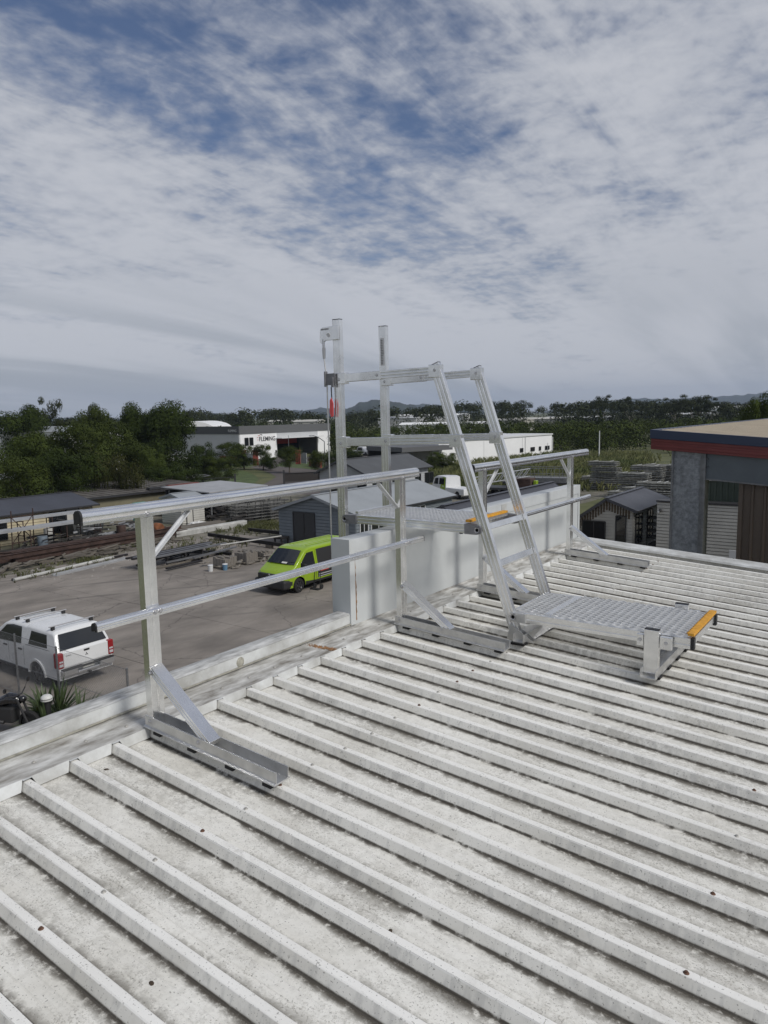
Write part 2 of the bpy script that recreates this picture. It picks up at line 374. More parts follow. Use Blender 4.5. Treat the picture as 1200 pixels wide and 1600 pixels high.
# low parapet: folded capping over an upstand
def cap(y0, y1, name='parapet_capping'):
    n = max(2, int((y1-y0)/0.12)); v = []; f = []
    prof = [(-0.1985, 0.022), (-0.199, 0.078), (-0.196, 0.082), (-0.205, 0.0865), (-0.245, 0.090), (-0.290, 0.092), (-0.300, 0.089), (-0.324, 0.03)]
    for i in range(n+1):
        y = y0+(y1-y0)*i/n; j = random.uniform(-.0015, .0015)
        for x, z in prof: v.append((x+j*.5, y, z+j))
    m = len(prof)
    for i in range(n):
        for j in range(m-1): f.append((i*m+j, (i+1)*m+j, (i+1)*m+j+1, i*m+j+1))
    return MB().add(v, f)
c1 = cap(-4.6, 2.225).build(name='parapet_capping', m=M_cap, parent=bld, smooth=35)
c1.data.materials.append(M_flash)
for p in c1.data.polygons:
    if p.center.z < 0.083 and p.center.x > -0.21: p.material_index = 1
b = MB(); b.bar((-0.19, -4.6, 0.028), (-0.19, 2.22, 0.02), 0.012, 0.004); b.build('sealant_bead', M_seal, bld)
b = MB(); b.lathe([(0, .006), (.018, .005), (.03, 0)], (-0.199, 1.28, 0.045), 12, 'x'); b.build('sealant_blob', M_seal, bld)
# tall box parapet
YA, YB, ZT = 2.23, 6.17, 0.56
b = MB(); b.box(-0.325, -0.203, YA+0.004, YB-0.004, -0.1, ZT-0.02); b.build('parapet_core', M_panel, bld)
ncount = 1
for i in range(ncount):
    a = YA+0.045+(YB-YA-0.09)*i/ncount; e = YA+0.045+(YB-YA-0.09)*(i+1)/ncount-0.003
    b = MB(); b.box(-0.205, -0.1965, a, e, 0.022+SP*a, 0.474); b.build('parapet_panel', M_panel, bld, bevel=0.0015)
b = MB(); b.add([(-0.332,YA-.004,ZT-.004),(-0.19,YA-.004,ZT),(-0.19,YB+.004,ZT),(-0.332,YB+.004,ZT-.004),(-0.332,YA-.004,ZT-.09),(-0.19,YA-.004,ZT-.09),(-0.19,YB+.004,ZT-.09),(-0.332,YB+.004,ZT-.09)],
      [(0,1,2,3),(1,5,6,2),(0,3,7,4),(0,4,5,1),(3,2,6,7)]); b.build('box_capping', mat('clean_capping', (0.50, 0.52, 0.525), .45, 0, .12, 3), bld, bevel=0.003)
b = MB(); b.box(-0.336, -0.1875, YA-0.009, YA+0.044, 0.01, ZT+0.003); b.build('corner_flashing', M_panel, bld, bevel=0.002)
b = MB(); b.box(-0.328, -0.191, YB-0.044, YB+0.001, 0.01, ZT-0.092); b.build('corner_flashing', M_panel, bld, bevel=0.002)
b = MB(); rq = random.Random(9); yv = YA+0.058
for i in range(26):
    z0 = 0.03+i*0.016; wv = 0.010*(0.6+0.7*rq.random())*(1.3 if 6 < i < 16 else .8); xx = -0.1955
    b.add([(xx,yv-wv,z0),(xx,yv+wv*.8,z0),(xx,yv+wv*.8,z0+.0165),(xx,yv-wv,z0+.0165)], [(0,1,2,3)]); yv += rq.uniform(-.0016, .0012)
b.build('rust_run', M_rust, bld)
b = MB(); b.box(-0.19, -0.186, 4.33, 4.42, 0.455, 0.55); b.build('joiner_patch', M_flash, bld)
# barge flashing across the far end of the roof
b = MB()
P = [rf(-0.2, 6.02, 0.005), rf(-0.2, 6.03, 0.024), rf(-0.2, 6.20, 0.034), rf(-0.2, 6.235, 0.03), rf(-0.2, 6.24, -0.2)]
v = []
for x in [-0.2+i*0.45 for i in range(16)]:
    for q in P: v.append((x, q.y, q.z-S*(x+0.2)+random.uniform(-.001,.001)))
f = []
for i in range(15):
    for j in range(4): f.append((i*5+j, (i+1)*5+j, (i+1)*5+j+1, i*5+j+1))
b.add(v, f); b.build('barge_flashing', M_flash, bld, smooth=30)
# loose debris on the roof: leaf litter scraps
M_leaf = mat('dry_leaf', (0.05, 0.035, 0.022), 0.9)
for k, (qx, qy) in enumerate(((190, 1192), (268, 1513), (1040, 926), (640, 1425))):
    d = ray(qx, qy); nrm = Vector((S, -SP, 1)); P0 = CAM+d*((D+0.001-CAM.dot(nrm))/d.dot(nrm))
    yq = PITCH_RIB*(math.floor(P0.y/PITCH_RIB)+0.5)+random.uniform(-.05, .05)
    b = MB(); s_ = random.uniform(.004, .008)
    b.lathe([(0, s_*.55), (s_*.6, s_*.42), (s_, s_*.1), (s_*.8, -.001)], (0,0,0), 7)
    o = b.build('leaf_scrap', M_leaf); o.location = rf(P0.x, yq, D+.0012); o.rotation_euler = (0, math.atan(S), random.random()*6); o.scale = (1, 1.5, 1)
    tag(o, 'small dark scrap of leaf litter lying in a roof pan between two ribs', 'leaf litter', 'scraps of litter on the roof')

# ================================================================== guard rails
def rect(w, h, gr=()):
    """rectangle profile w x h with shallow grooves on the two faces a = +-w/2; gr holds groove centres along b"""
    pts = [(-w/2, -h/2), (w/2, -h/2)]
    for g in sorted(gr): pts += [(w/2, g-.004), (w/2-.0025, g-.003), (w/2-.0025, g+.003), (w/2, g+.004)]
    pts += [(w/2, h/2), (-w/2, h/2)]
    for g in sorted(gr, reverse=True): pts += [(-w/2, g+.004), (-w/2+.0025, g+.003), (-w/2+.0025, g-.003), (-w/2, g-.004)]
    return pts
def dprof(w, h, n=10):
    r = w/2
    pts = [(-r, -h/2), (-r*.35, -h/2), (-r*.3, -h/2+.004), (r*.3, -h/2+.004), (r*.35, -h/2), (r, -h/2), (r, -h/2+.012), (r-.002, -h/2+.014), (r, -h/2+.017)]
    for i in range(n+1):
        t = math.pi*i/n; pts.append((r*math.cos(t), h/2-r+r*math.sin(t)))
    pts += [(-r, -h/2+.017), (-r+.002, -h/2+.014), (-r, -h/2+.012)]
    return pts
bolt_me = MB().lathe([(0, .006), (.006, .006), (.0065, 0), (.011, 0), (.011, -.002)], (0,0,0), 10).mesh('bolt', zinc, smooth=30)
def bolt(parent, p, axis):
    rot = {'x': (0, R(90), 0), '-y': (R(90), 0, 0), 'z': (0, 0, 0)}[axis]; return link('bolt', bolt_me, parent, p, rot)
alu_k = mat('aluminium_strap', (0.62, 0.63, 0.64), .6, .6, .1, 8)
def guard(label, y0, y1, posts, ztop, zmid):
    t = thing('guard_rail', label, 'guard rail', (0, 0, 0))
    h = 0.058
    MB().prism(dprof(0.052, h), (0.03, y0, ztop-h/2), (0.03, y1, ztop-h/2)).build('top_rail', alu, t, smooth=35)
    for yy, s in ((y0, -1), (y1, 1)):
        MB().prism(dprof(0.050, h-.002), (0.03, yy, ztop-h/2), (0.03, yy+s*0.008, ztop-h/2)).build('end_cap', black if s < 0 else alu_d, t, smooth=35)
    MB().prism(dprof(0.034, 0.036), (0.068, y0+.01, zmid), (0.068, y1+.01, zmid)).build('mid_rail', alu, t, smooth=35)
    for yy, s in ((y0+.01, -1), (y1+.01, 1)):
        MB().prism(dprof(0.033, 0.035), (0.068, yy, zmid), (0.068, yy+s*0.006, zmid)).build('end_cap', black, t, smooth=35)
    for k, py in enumerate(posts):
        inw = 1 if k == 0 else -1
        base = rf(0.03, py).z+0.018
        MB().prism(rect(0.040, 0.064, (0,)), (0.03, py, base), (0.03, py, ztop-h), up=(0,1,0)).build('post', alu, t, bevel=0.002)
        # foot: upturned channel with rubber pads riding on a rib
        a = rf(-0.005, py, 0.016); e = rf(0.775, py, 0.016)
        W, H, T = 0.068, 0.052, 0.004
        foot = MB().prism([(-W/2-.01,0),(W/2+.01,0),(W/2+.01,.004),(W/2,.008),(W/2,H),(W/2-T,H),(W/2-T,T+.003),(-W/2+T,T+.003),(-W/2+T,H),(-W/2,H),(-W/2,.008),(-W/2-.01,.004)], a, e).build('foot_channel', alu_d, t, bevel=0.001)
        for x in (0.085, 0.305, 0.53, 0.735):
            p = rf(x, py, 0.0085)
            MB().bar(p-Vector((.022, 0, -.022*S)), p+Vector((.022, 0, -.022*S)), W+.0235, .012).build('rubber_pad', rubber, foot)
        # raking brace from post to foot
        MB().prism(rect(0.058, 0.036, (-.008, .008)), (0.045, py, base+0.262), rf(0.395, py, 0.052), up=(1,0,1)).build('raking_brace', alu, t, bevel=0.002)
        bolt(t, (0.03, py-.0345, base+.03), '-y'); bolt(t, rf(0.34, py-.036, 0.05), '-y'); bolt(t, (0.05, py-.034, base+.25), '-y')
        bolt(t, (0.0865, py-.012, zmid), 'x'); bolt(t, (0.0865, py+.014, zmid), 'x'); bolt(t, (0.058, py, ztop-.05), 'x')
        MB().box(0.0505, 0.054, py-.03, py+.03, zmid-.012, zmid+.022).build('rail_clip', alu, t)
        # knee brace in the plane of the rail
        MB().bar((0.026, py+inw*.034, ztop-.235), (0.026, py+inw*.235, ztop-h-.006), 0.006, 0.026, up=(0, -inw*.7, .7)).build('knee_brace', alu_k, t)
        MB().bar((0.036, py+inw*.034, ztop-.235), (0.036, py+inw*.235, ztop-h-.006), 0.016, 0.006, up=(0, -inw*.7, .7)).build('knee_brace', alu_k, t)
    return t
guard('long aluminium guard rail bay beside the low lichened parapet, two braced posts', 0.275, 2.655, (0.57, 2.475), 0.992, 0.53)
g2 = guard('aluminium guard rail bay beyond the step-over ladder, beside the tall box parapet', 3.41, 5.73, (3.575, 5.325), 0.963, 0.495)
M_print = mat('black_print', (0.03, 0.03, 0.03), 0.6); M_stick = mat('silver_sticker', (0.62, 0.62, 0.62), 0.5)
b = MB()
for i, c_ in enumerate((.7, 1, .5, .9, .6, 1, .8)): b.box(0.051, 0.0515, 5.312-.006*c_, 5.312+.006*c_, 0.62+i*.013, 0.627+i*.013)
b.build('printed_mark', M_print, g2)

# ================================================================== step-over ladder
Y1, Y2 = 2.692, 3.232
lad = thing('step_over_ladder', 'aluminium step-over ladder with two mesh platforms bridging the tall box parapet', 'ladder')
SG = (-.013, .013)
def stile_pt(f): return Vector((0.165+(0.742-0.165)*f, 0, 1.645+(-0.045-1.645)*f))
for yy, o in ((Y1, -1), (Y2, 1)):
    a = stile_pt(0); e = stile_pt(1)
    MB().prism(rect(0.034, 0.066, SG), (a.x, yy, a.z), (e.x, yy, e.z), up=(1,0,.34)).build('raking_stile', alu, lad, bevel=0.002)
    d_ = (a-e).normalized(); q = a+d_*.004
    MB().prism(rect(0.032, 0.064), (a.x, yy, a.z), (q.x, yy, q.z), up=(1,0,.34)).build('stile_cap', black, lad)
    # outer upright, carried on down the wall
    MB().prism(rect(0.036, 0.064, SG), (-0.575, yy, -5.9), (-0.618, yy, 1.985), up=(1,0,0)).build('upright', alu, lad, bevel=0.002)
    MB().prism(rect(0.034, 0.062), (-0.618, yy, 1.985), (-0.618, yy, 1.990), up=(1,0,0)).build('upright_cap', black, lad)
    # handrails: wide tube sliding over a slimmer grooved one
    for z0, z1, xr in ((1.590, 1.606, 0.172), (1.152, 1.170, 0.318)):
        so_ = o*0.0 - 0.0
        xm = -0.555+(xr+.555)*0.42; zm_ = z0+(z1-z0)*.42
        MB().prism(rect(0.036, 0.056), (-0.572, yy+o*.036*0, z0), (xm, yy, zm_)).build('handrail_sleeve', alu, lad, bevel=0.002)
        MB().prism(rect(0.030, 0.050, (-.010, .010)), (xm-.05, yy, zm_), (xr-.02, yy, z1)).build('handrail_inner', alu, lad, bevel=0.0015)
        bolt(lad, (xm-.03, yy-.019, zm_), '-y')
        MB().box(-0.63, -0.545, yy-.0225, yy+.0225, z0-.04, z0+.036).build('saddle_plate', alu, lad, bevel=.003)
        MB().box(xr-.045, xr+.04, yy-.0225, yy+.0225, z1-.045, z1+.036).build('saddle_plate', alu, lad, bevel=.003)
        bolt(lad, (-0.60, yy-.023, z0-.01), '-y'); bolt(lad, (xr, yy-.023, z1), '-y')
# expanded-metal tread
def grating(name, x0, x1, y0, y1, z, rows, parent):
    b = MB(); ph = 0
    pass
    for i in range(rows):
        yc = y0+(y1-y0)*(i+.5)/rows; n = int((x1-x0)/0.012); v = []; f = []
        for k in range(n+1):
            x = x0+(x1-x0)*k/n; wv = math.sin(2*math.pi*x/0.085+(i % 2)*math.pi); yv = yc+wv*0.0058; zt = z-.003+0.0045*wv
            v += [(x, yv-.0048, z-.012), (x, yv-.0028, zt), (x, yv+.0028, zt), (x, yv+.0048, z-.012)]
        for k in range(n):
            for j in range(3): f.append((k*4+j, (k+1)*4+j, (k+1)*4+j+1, k*4+j+1))
        b.add(v, f)
    return b.build(name, M_grate, parent, fix=False, kind='stuff')
M_grate = mat('grating_metal', (0.74, 0.74, 0.73), 0.36, 0.65, 0.1, 14)
def yellow_strip(x, y0, y1, z, parent, teeth=-1):
    b = MB(); b.box(x-.016, x+.016, y0, y1, z-.004, z+.010)
    n = int((y1-y0)/0.034)
    for i in range(n):
        y = y0+(i+.5)*(y1-y0)/n; b.lathe([(0, .011), (.007, .0105), (.012, .004)], (x+teeth*.015, y, z), 8)
    return b.build('yellow_nosing', yellow, parent, smooth=40)
# upper platform
ZP = 0.648; XA, XB = -0.575, 0.475
up = []
for yy in (Y1+.0, Y2-.0):
    o = 1 if yy == Y1 else -1
    r_ = MB().prism(rect(0.030, 0.058, (-.012, .012)), (XA+.05, yy, ZP-.033), (XB-.04, yy, ZP-.033)).build('platform_beam', alu, lad, bevel=.0015)
    for xx in (XA, XB):
        s = 1 if xx == XA else -1
        pts = [(xx+s*.095, ZP-.066), (xx+s*.095, ZP-.002), (xx+s*.01, ZP-.004)] + [(xx-s*.03*math.sin(t), ZP-.034+.03*math.cos(t)) for t in [math.pi*k/6 for k in range(7)]] + [(xx+s*.01, ZP-.066)]
        n = len(pts); yb_ = yy-.023; ye_ = yy+.023
        MB().add([(p[0], yb_, p[1]) for p in pts]+[(p[0], ye_, p[1]) for p in pts], [tuple(range(n)), tuple(range(2*n-1, n-1, -1))]+[(i, (i+1) % n, n+(i+1) % n, n+i) for i in range(n)]).build('pivot_bracket', cast, lad, bevel=.002)
        MB().lathe([(0, .012), (.011, .012), (.012, .004), (.016, .003), (.017, 0)], (xx, yy-.035, ZP-.034), 12, 'y').build('pivot_bolt', zinc, lad, smooth=35)
for x in (XA+.09, -0.05, XB-.11): MB().box(x-.02, x+.02, Y1+.0155, Y2-.0155, ZP-.050, ZP-.020).build('cross_member', alu, lad)
grating('tread_mesh', XA+.075, XB-.055, Y1+.018, Y2-.018, ZP, 24, lad)
yellow_strip(XB-.075, Y1-.01, Y2-.02, ZP+.012, lad); MB().box(XA+.06, XA+.083, Y1+.02, Y2-.02, ZP-.004, ZP+.018).build('toe_strip', alu, lad)
MB().lathe([(0, -.075), (.012, -.074), (.016, -.066), (.016, -.055)], (XB-.14, Y1+.02, ZP), 10).build('rubber_foot', rubber, lad, smooth=40)
# rungs between the stiles
for f_ in (0.602, 0.735):
    p = stile_pt(f_)
    MB().prism(rect(0.030, 0.040, ()), (p.x, Y1+.0175, p.z), (p.x, Y2-.0175, p.z), up=(.34,0,-1)).build('rung', alu, lad, bevel=.003)
# ladder rungs down the outside wall
for i in range(19):
    z = 0.30-i*.32; MB().tube((-0.588, Y1+.018, z), (-0.588, Y2-.018, z), .016, 10).build('rung', alu, lad, smooth=40)
# lower platform
ZL = 0.128; XL0, XL1 = 0.715, 1.765
for yy in (Y1, Y2):
    MB().prism(rect(0.030, 0.058, (-.004,)), (XL0+.07, yy, ZL-.031), (XL1-.02, yy, ZL-.031)).build('platform_beam', alu, lad, bevel=.0015)
    MB().box(XL1-.02, XL1-.002, yy-.018, yy+.018, ZL-.062, ZL+.0).build('beam_cap', black, lad)
    MB().box(XL0-.01, XL0+.085, yy-.026, yy+.026, ZL-.062, ZL-.006).build('pivot_bracket', alu_d, lad, bevel=.002)
    MB().lathe([(0, .012), (.011, .012), (.012, .004), (.017, .003), (.018, 0)], (XL0+.008, yy-.038, ZL-.030), 12, 'y').build('pivot_bolt', zinc, lad, smooth=35)
grating('tread_mesh', XL0+.0, 0.905, Y1+.03, Y2-.03, ZL+.004, 24, lad)
grating('tread_mesh', 0.955, XL1-.04, Y1-.005, Y2+.005, ZL+.010, 27, lad)
MB().box(0.908, 0.952, Y1+.016, Y2-.016, ZL-.02, ZL+.008).build('cross_member', alu, lad, bevel=.002)
MB().box(XL0-.006, XL0+.008, Y1+.02, Y2-.02, ZL-.006, ZL+.009).build('cross_member', alu, lad, bevel=.002)
MB().box(XL1-.04, XL1-.012, Y1+.0155, Y2-.0155, ZL-.045, ZL-.006).build('cross_member', alu, lad, bevel=.002)
yellow_strip(XL1-.022, Y1-.005, Y2+.005, ZL+.014, lad)
# legs of the lower platform on a cross channel
for yy, o in ((Y1-.046, -1), (Y2+.046, 1)):
    b0 = rf(1.555, yy, .03)
    MB().prism(rect(0.034, 0.078, ()), (1.555, yy, b0.z), (1.555, yy, ZL+.028), up=(1,0,0)).build('leg', alu, lad, bevel=.002)
    MB().prism(rect(0.032, 0.076), (1.555, yy, ZL+.028), (1.555, yy, ZL+.032), up=(1,0,0)).build('leg_cap', black, lad)
    MB().box(1.475, 1.512, yy-.012, yy+.012, ZL-.07, ZL-.004).build('clamp', alu, lad, bevel=.003); MB().box(1.598, 1.66, yy-.012, yy+.012, ZL-.072, ZL-.002).build('clamp', alu, lad, bevel=.003)
    bolt(lad, (1.493, yy-.013, ZL-.035), '-y'); bolt(lad, (1.63, yy-.013, ZL-.035), '-y')
def cross_foot(x, ya, yb, w):
    z0 = rf(x, (ya+yb)/2, .016).z
    MB().prism([(-w/2,0),(w/2,0),(w/2,.05),(w/2-.004,.05),(w/2-.004,.006),(-w/2+.004,.006),(-w/2+.004,.05),(-w/2,.05)], (x, ya, z0), (x, yb, z0)).build('foot_channel', alu_d, lad)
    r0 = math.ceil(ya/PITCH_RIB); 
    while r0*PITCH_RIB < yb:
        yy = r0*PITCH_RIB; MB().box(x-w/2-.008, x+w/2+.008, yy-.03, yy+.03, rf(x, yy).z+.0015, z0+.001).build('rubber_pad', rubber, lad); r0 += 1
cross_foot(1.555, 2.58, 3.42, 0.084)
cross_foot(0.765, 2.64, 3.30, 0.070)
# gusset at the stile foot
b = MB(); g0 = rf(0.765, Y1, .02).z
for yy in (Y1-.026, Y1+.020):
    b.add([(0.68, yy, g0), (0.86, yy, g0), (0.70, yy, g0+.10), (0.68, yy+.005, g0), (0.86, yy+.005, g0), (0.70, yy+.005, g0+.10)], [(0,1,2),(5,4,3),(0,3,4,1),(1,4,5,2),(2,5,3,0)])
b.build('stile_gusset', alu_d, lad)
MB().bar((0.77, Y1+.04, g0+.012), (0.84, Y2+.02, g0+.07), .006, .09, up=(-.6,0,.8)).build('splash_plate', alu_d, lad)
# fall-arrest line on the near upright
pts = [(-0.585, 1.945), (-0.585, 1.85), (-0.70, 1.85), (-0.735, 1.83), (-0.755, 1.845), (-0.75, 1.925), (-0.73, 1.94)]
n = len(pts); yb_, ye_ = Y1-.032, Y1-.022
MB().add([(p[0], yb_, p[1]) for p in pts]+[(p[0], ye_, p[1]) for p in pts], [tuple(range(n)), tuple(range(2*n-1, n-1, -1))]+[(i, (i+1) % n, n+(i+1) % n, n+i) for i in range(n)]).build('anchor_plate', alu, lad, bevel=.002)
b = MB(); b.lathe([(0, .004), (.012, .003), (.014, 0)], (-0.675, Y1-.036, 1.885), 12, 'y'); b.build('anchor_hole', M_stick, lad)
b = MB()
for i in range(6): b.box(-0.74+i*.012, -0.732+i*.012, Y1-.0325, Y1-.0322, 1.921, 1.932)
b.build('printed_mark', M_print, lad)
MB().tube((-0.725, Y1-.027, 1.86), (-0.722, Y1-.027, 1.80), .009, 10).tube((-0.722, Y1-.027, 1.80), (-0.722, Y1-.027, 1.73), .013, 10, .010).build('swage_terminal', zinc, lad, smooth=40)
MB().tube((-0.722, Y1-.027, 1.73), (-0.70, Y1-.03, 1.58), .005, 8).tube((-0.70, Y1-.03, 1.58), (-0.70, Y1-.03, -5.8), .005, 8).build('wire_rope', alu_d, lad, smooth=40)
b = MB(); b.box(-0.705, -0.62, Y1-.040, Y1-.034, 1.545, 1.625); b.box(-0.71, -0.700, Y1-.05, Y1-.02, 1.535, 1.64); b.box(-0.65, -0.63, Y1-.05, Y1-.03, 1.53, 1.60); b.build('cable_guide', cast, lad, bevel=.002)
MB().tube((-0.655, Y1-.04, 1.53), (-0.652, Y1-.04, 1.44), .004, 6).build('tag_lanyard', black, lad)
pts = [(-0.652, 1.46), (-0.668, 1.44), (-0.672, 1.36), (-0.66, 1.325), (-0.640, 1.33), (-0.636, 1.42)]; n = len(pts)
MB().add([(p[0], Y1-.046, p[1]) for p in pts]+[(p[0], Y1-.040, p[1]) for p in pts], [tuple(range(n)), tuple(range(2*n-1, n-1, -1))]+[(i, (i+1) % n, n+(i+1) % n, n+i) for i in range(n)]).build('pink_tag', pink, lad, bevel=.002)
# instruction sticker on the far upright
b = MB(); b.box(-0.632, -0.60, Y2-.0192, Y2-.0186, 1.70, 1.90); stk = b.build('instruction_sticker', M_stick, lad)
b = MB(); rq = random.Random(4)
for i in range(15): b.box(-0.630, -0.630+rq.uniform(.016, .027), Y2-.0198, Y2-.0194, 1.71+i*.0122, 1.7145+i*.0122)
b.build('printed_text', M_print, stk)
# ================================================================== ground and yard
def yard_material():
    m = mat('yard_concrete', (0.222, 0.198, 0.172), 0.85, 0, 0.30, 0.8, bump=0.15, bscale=14, stretch=(1, .45, 1), detail=12)
    nt = m.node_tree; N = nt.nodes; L = nt.links; b = N['Principled BSDF']; src = b.inputs['Base Color'].links[0].from_socket
    g = N.new('ShaderNodeNewGeometry')
    def layer(src, fac, colr):
        x = N.new('ShaderNodeMix'); x.data_type = 'RGBA'; L.new(fac, x.inputs[0]); L.new(src, x.inputs[6]); x.inputs[7].default_value = colr; return x.outputs[2]
    def rng(v, lo, hi, a, c):
        r_ = N.new('ShaderNodeMapRange'); L.new(v, r_.inputs[0])
        for i, q in enumerate((lo, hi, a, c)): r_.inputs[i+1].default_value = q
        return r_.outputs[0]
    t = N.new('ShaderNodeTexNoise'); L.new(g.outputs['Position'], t.inputs['Vector']); t.inputs['Scale'].default_value = 0.35; t.inputs['Detail'].default_value = 6
    src = layer(src, rng(t.outputs[0], .52, .70, 0, .55), (0.095, 0.085, 0.075, 1))                 # oil and water stains
    n2 = N.new('ShaderNodeTexNoise'); L.new(g.outputs['Position'], n2.inputs['Vector']); n2.inputs['Scale'].default_value = 3.0; n2.inputs['Detail'].default_value = 3
    ad = N.new('ShaderNodeVectorMath'); ad.operation = 'MULTIPLY_ADD'; L.new(n2.outputs[1], ad.inputs[0]); ad.inputs[1].default_value = (.5, .5, 0); L.new(g.outputs['Position'], ad.inputs[2])
    vo = N.new('ShaderNodeTexVoronoi'); vo.feature = 'DISTANCE_TO_EDGE'; vo.inputs['Scale'].default_value = 0.22; L.new(ad.outputs[0], vo.inputs['Vector'])
    src = layer(src, rng(vo.outputs['Distance'], 0, .006, .75, 0), (0.045, 0.04, 0.035, 1))          # cracks
    wv = N.new('ShaderNodeTexWave'); wv.wave_type = 'RINGS'; wv.rings_direction = 'Z'; wv.inputs['Scale'].default_value = .11; wv.inputs['Distortion'].default_value = 5; wv.inputs['Detail'].default_value = 1; wv.inputs['Detail Scale'].default_value = .25; L.new(g.outputs['Position'], wv.inputs['Vector'])
    w1 = rng(wv.outputs['Fac'], .955, .995, 0, 1); mm = N.new('ShaderNodeMath'); mm.operation = 'MULTIPLY'; L.new(w1, mm.inputs[0]); L.new(rng(t.outputs[0], .40, .60, .5, 0), mm.inputs[1])
    src = layer(src, mm.outputs[0], (0.075, 0.068, 0.06, 1))                                         # tyre marks
    L.new(src, b.inputs['Base Color']); return m
M_dirt = mat('dirt_and_gravel', (0.165, 0.150, 0.125), 0.95, 0, 0.4, 0.5, var2=(0.055, 0.058, 0.03), bump=0.5, bscale=6)
M_grass = mat('mown_grass', (0.062, 0.090, 0.024), 0.95, 0, 0.35, 0.8, bump=0.6, bscale=8)
M_dry = mat('rough_grass_soil', (0.095, 0.095, 0.035), 0.95, 0, 0.4, 0.25, var2=(0.050, 0.062, 0.018), bump=0.6, bscale=3)
M_conc = yard_material()
M_road = mat('driveway_asphalt', (0.095, 0.082, 0.075), 0.9, 0, 0.2, 0.5)
def slab(name, pts, z, m, th=0.0):
    b = MB(); n = len(pts); b.add([(p[0], p[1], z) for p in pts], [tuple(range(n))]); return b.build(name, m, None, fix=False)
b = MB(); NX = 60; xs = [-6000, -2500, -900, -400]+[-300+i*20 for i in range(25)]+[300, 900, 4000]; ys = [-600, -200, -60]+[-40+i*20 for i in range(21)]+[500, 900, 2500, 7000]
v = [(x, y, -G-0.03-(0.0)) for y in ys for x in xs]; f = []
for j in range(len(ys)-1):
    for i in range(len(xs)-1): f.append((j*len(xs)+i, j*len(xs)+i+1, (j+1)*len(xs)+i+1, (j+1)*len(xs)+i))
struct(b.add(v, f).build('ground', M_dry, fix=False))
struct(slab('gravel_ground', [(-64,2),(-30,2),(-30,31),(-20,60),(-20,72),(-34,72),(-58,62),(-64,50)], -G-0.018, M_dirt))
struct(slab('path', [(-14,30),(0,30),(0,75),(-20,75)], -G-0.014, M_dirt))
# concrete yard of cast bays with open joints
yard = MB().add([(-35.2,-6,-G-.012),(-0.3,-6,-G-.012),(-0.3,33,-G-.012),(-35.2,33,-G-.012)], [(0,1,2,3)]).build('yard', mat('joint_dirt', (0.03, 0.027, 0.022), .95), fix=False); struct(yard)
rq = random.Random(11)
bx, by = 5.9, 4.7
for i in range(6):
    for j in range(9):
        x1 = -0.3-i*bx; x0 = max(-35.2, x1-bx+0.02); y0 = -6+j*by; y1 = min(33, y0+by-0.02)
        if y0 >= 33: continue
        h = rq.uniform(-.002, .002)
        bb = MB(); bb.box(x0, x1, y0, y1, -G-0.2, -G+h); bb.build('concrete_bay', M_conc, yard)
# street, driveway and lawns beyond the yard fence
struct(slab('driveway', [gp(*q).xy for q in ((395,765),(560,780),(600,735),(520,722),(470,717),(452,706),(425,706),(432,716),(395,722),(370,724),(395,731),(420,738),(432,745),(420,752))], -G-0.012, M_road))
struct(slab('road', [gp(*q).xy for q in ((370,728),(395,723),(520,720),(640,714),(640,709),(500,713),(380,718))], -G-0.008, M_road))
struct(slab('lawn', [gp(*q).xy for q in ((300,765),(395,758),(404,750),(401,744),(390,738),(370,733),(330,735),(300,745))], -G-0.010, M_grass))
struct(slab('lawn', [gp(*q).xy for q in ((430,728),(505,735),(515,729),(495,722),(440,722))], -G-0.004, M_grass))
struct(slab('lawn', [gp(*q).xy for q in ((345,730),(388,730),(420,724),(400,718),(350,719))], -G-0.004, M_grass))

# scattered stuff on the ground: tufts, weeds, stones
def tufts(name, label, cat, m, spots, hmin, hmax, n, wid=0.012, seed=1):
    rq = random.Random(seed); b = MB()
    for (x, y, sx, sy, cnt) in spots:
        for _ in range(cnt):
            px, py = rq.gauss(x, sx), rq.gauss(y, sy); h = rq.uniform(hmin, hmax)
            for k in range(n):
                a = rq.uniform(0, 6.28); l = rq.uniform(.15, .6)*h; w_ = wid*rq.uniform(.6, 1.4); o = Vector((px+rq.uniform(-.08,.08), py+rq.uniform(-.08,.08), -G-.02)); d = Vector((math.cos(a), math.sin(a), 0)); s_ = Vector((-d.y, d.x, 0))*w_
                b.add([o-s_, o+s_, o+d*l*.4+Vector((0,0,h*.7)), o+d*l+Vector((0,0,h))], [(0,1,2),(0,2,3)])
    return tag(b.build(name, m, None, fix=False), label, cat, None, 'stuff')
M_weed = mat('weed_blades', (0.075, 0.082, 0.026), 0.9, 0, 0.4, .4); M_straw = mat('straw_blades', (0.135, 0.135, 0.052), 0.9, 0, 0.4, .15, var2=(0.060, 0.082, 0.022))
spots = []
for q, c, s in (((150,875),60,.5),((135,880),30,.4),((85,893),25,.5),((300,855),90,1.2),((340,850),90,1.3),((390,818),220,1.2),((410,822),220,1.3),((425,826),150,1.0),((250,835),60,.8),((30,900),30,.6),((330,862),50,.8),((200,855),30,.6),((110,885),25,.8),((380,830),80,1.2)):
    p = gp(*q); spots.append((p.x, p.y, s, s, c))
tufts('weeds', 'straggly green weeds growing through the gravel by the steel stacks', 'weeds', M_weed, spots, .10, .32, 6, .016, 2)
rq = random.Random(8); spots = []
for i in range(420):
    px = rq.uniform(690, 1010); d = rq.uniform(75, 135); p = col(px, d); spots.append((p.x, p.y, 1.6, 1.6, 14))
tufts('long_grass', 'tall dry straw-coloured grass in the paddock behind the scaffold stacks', 'grass', M_straw, spots, .5, 1.15, 5, .05, 3)
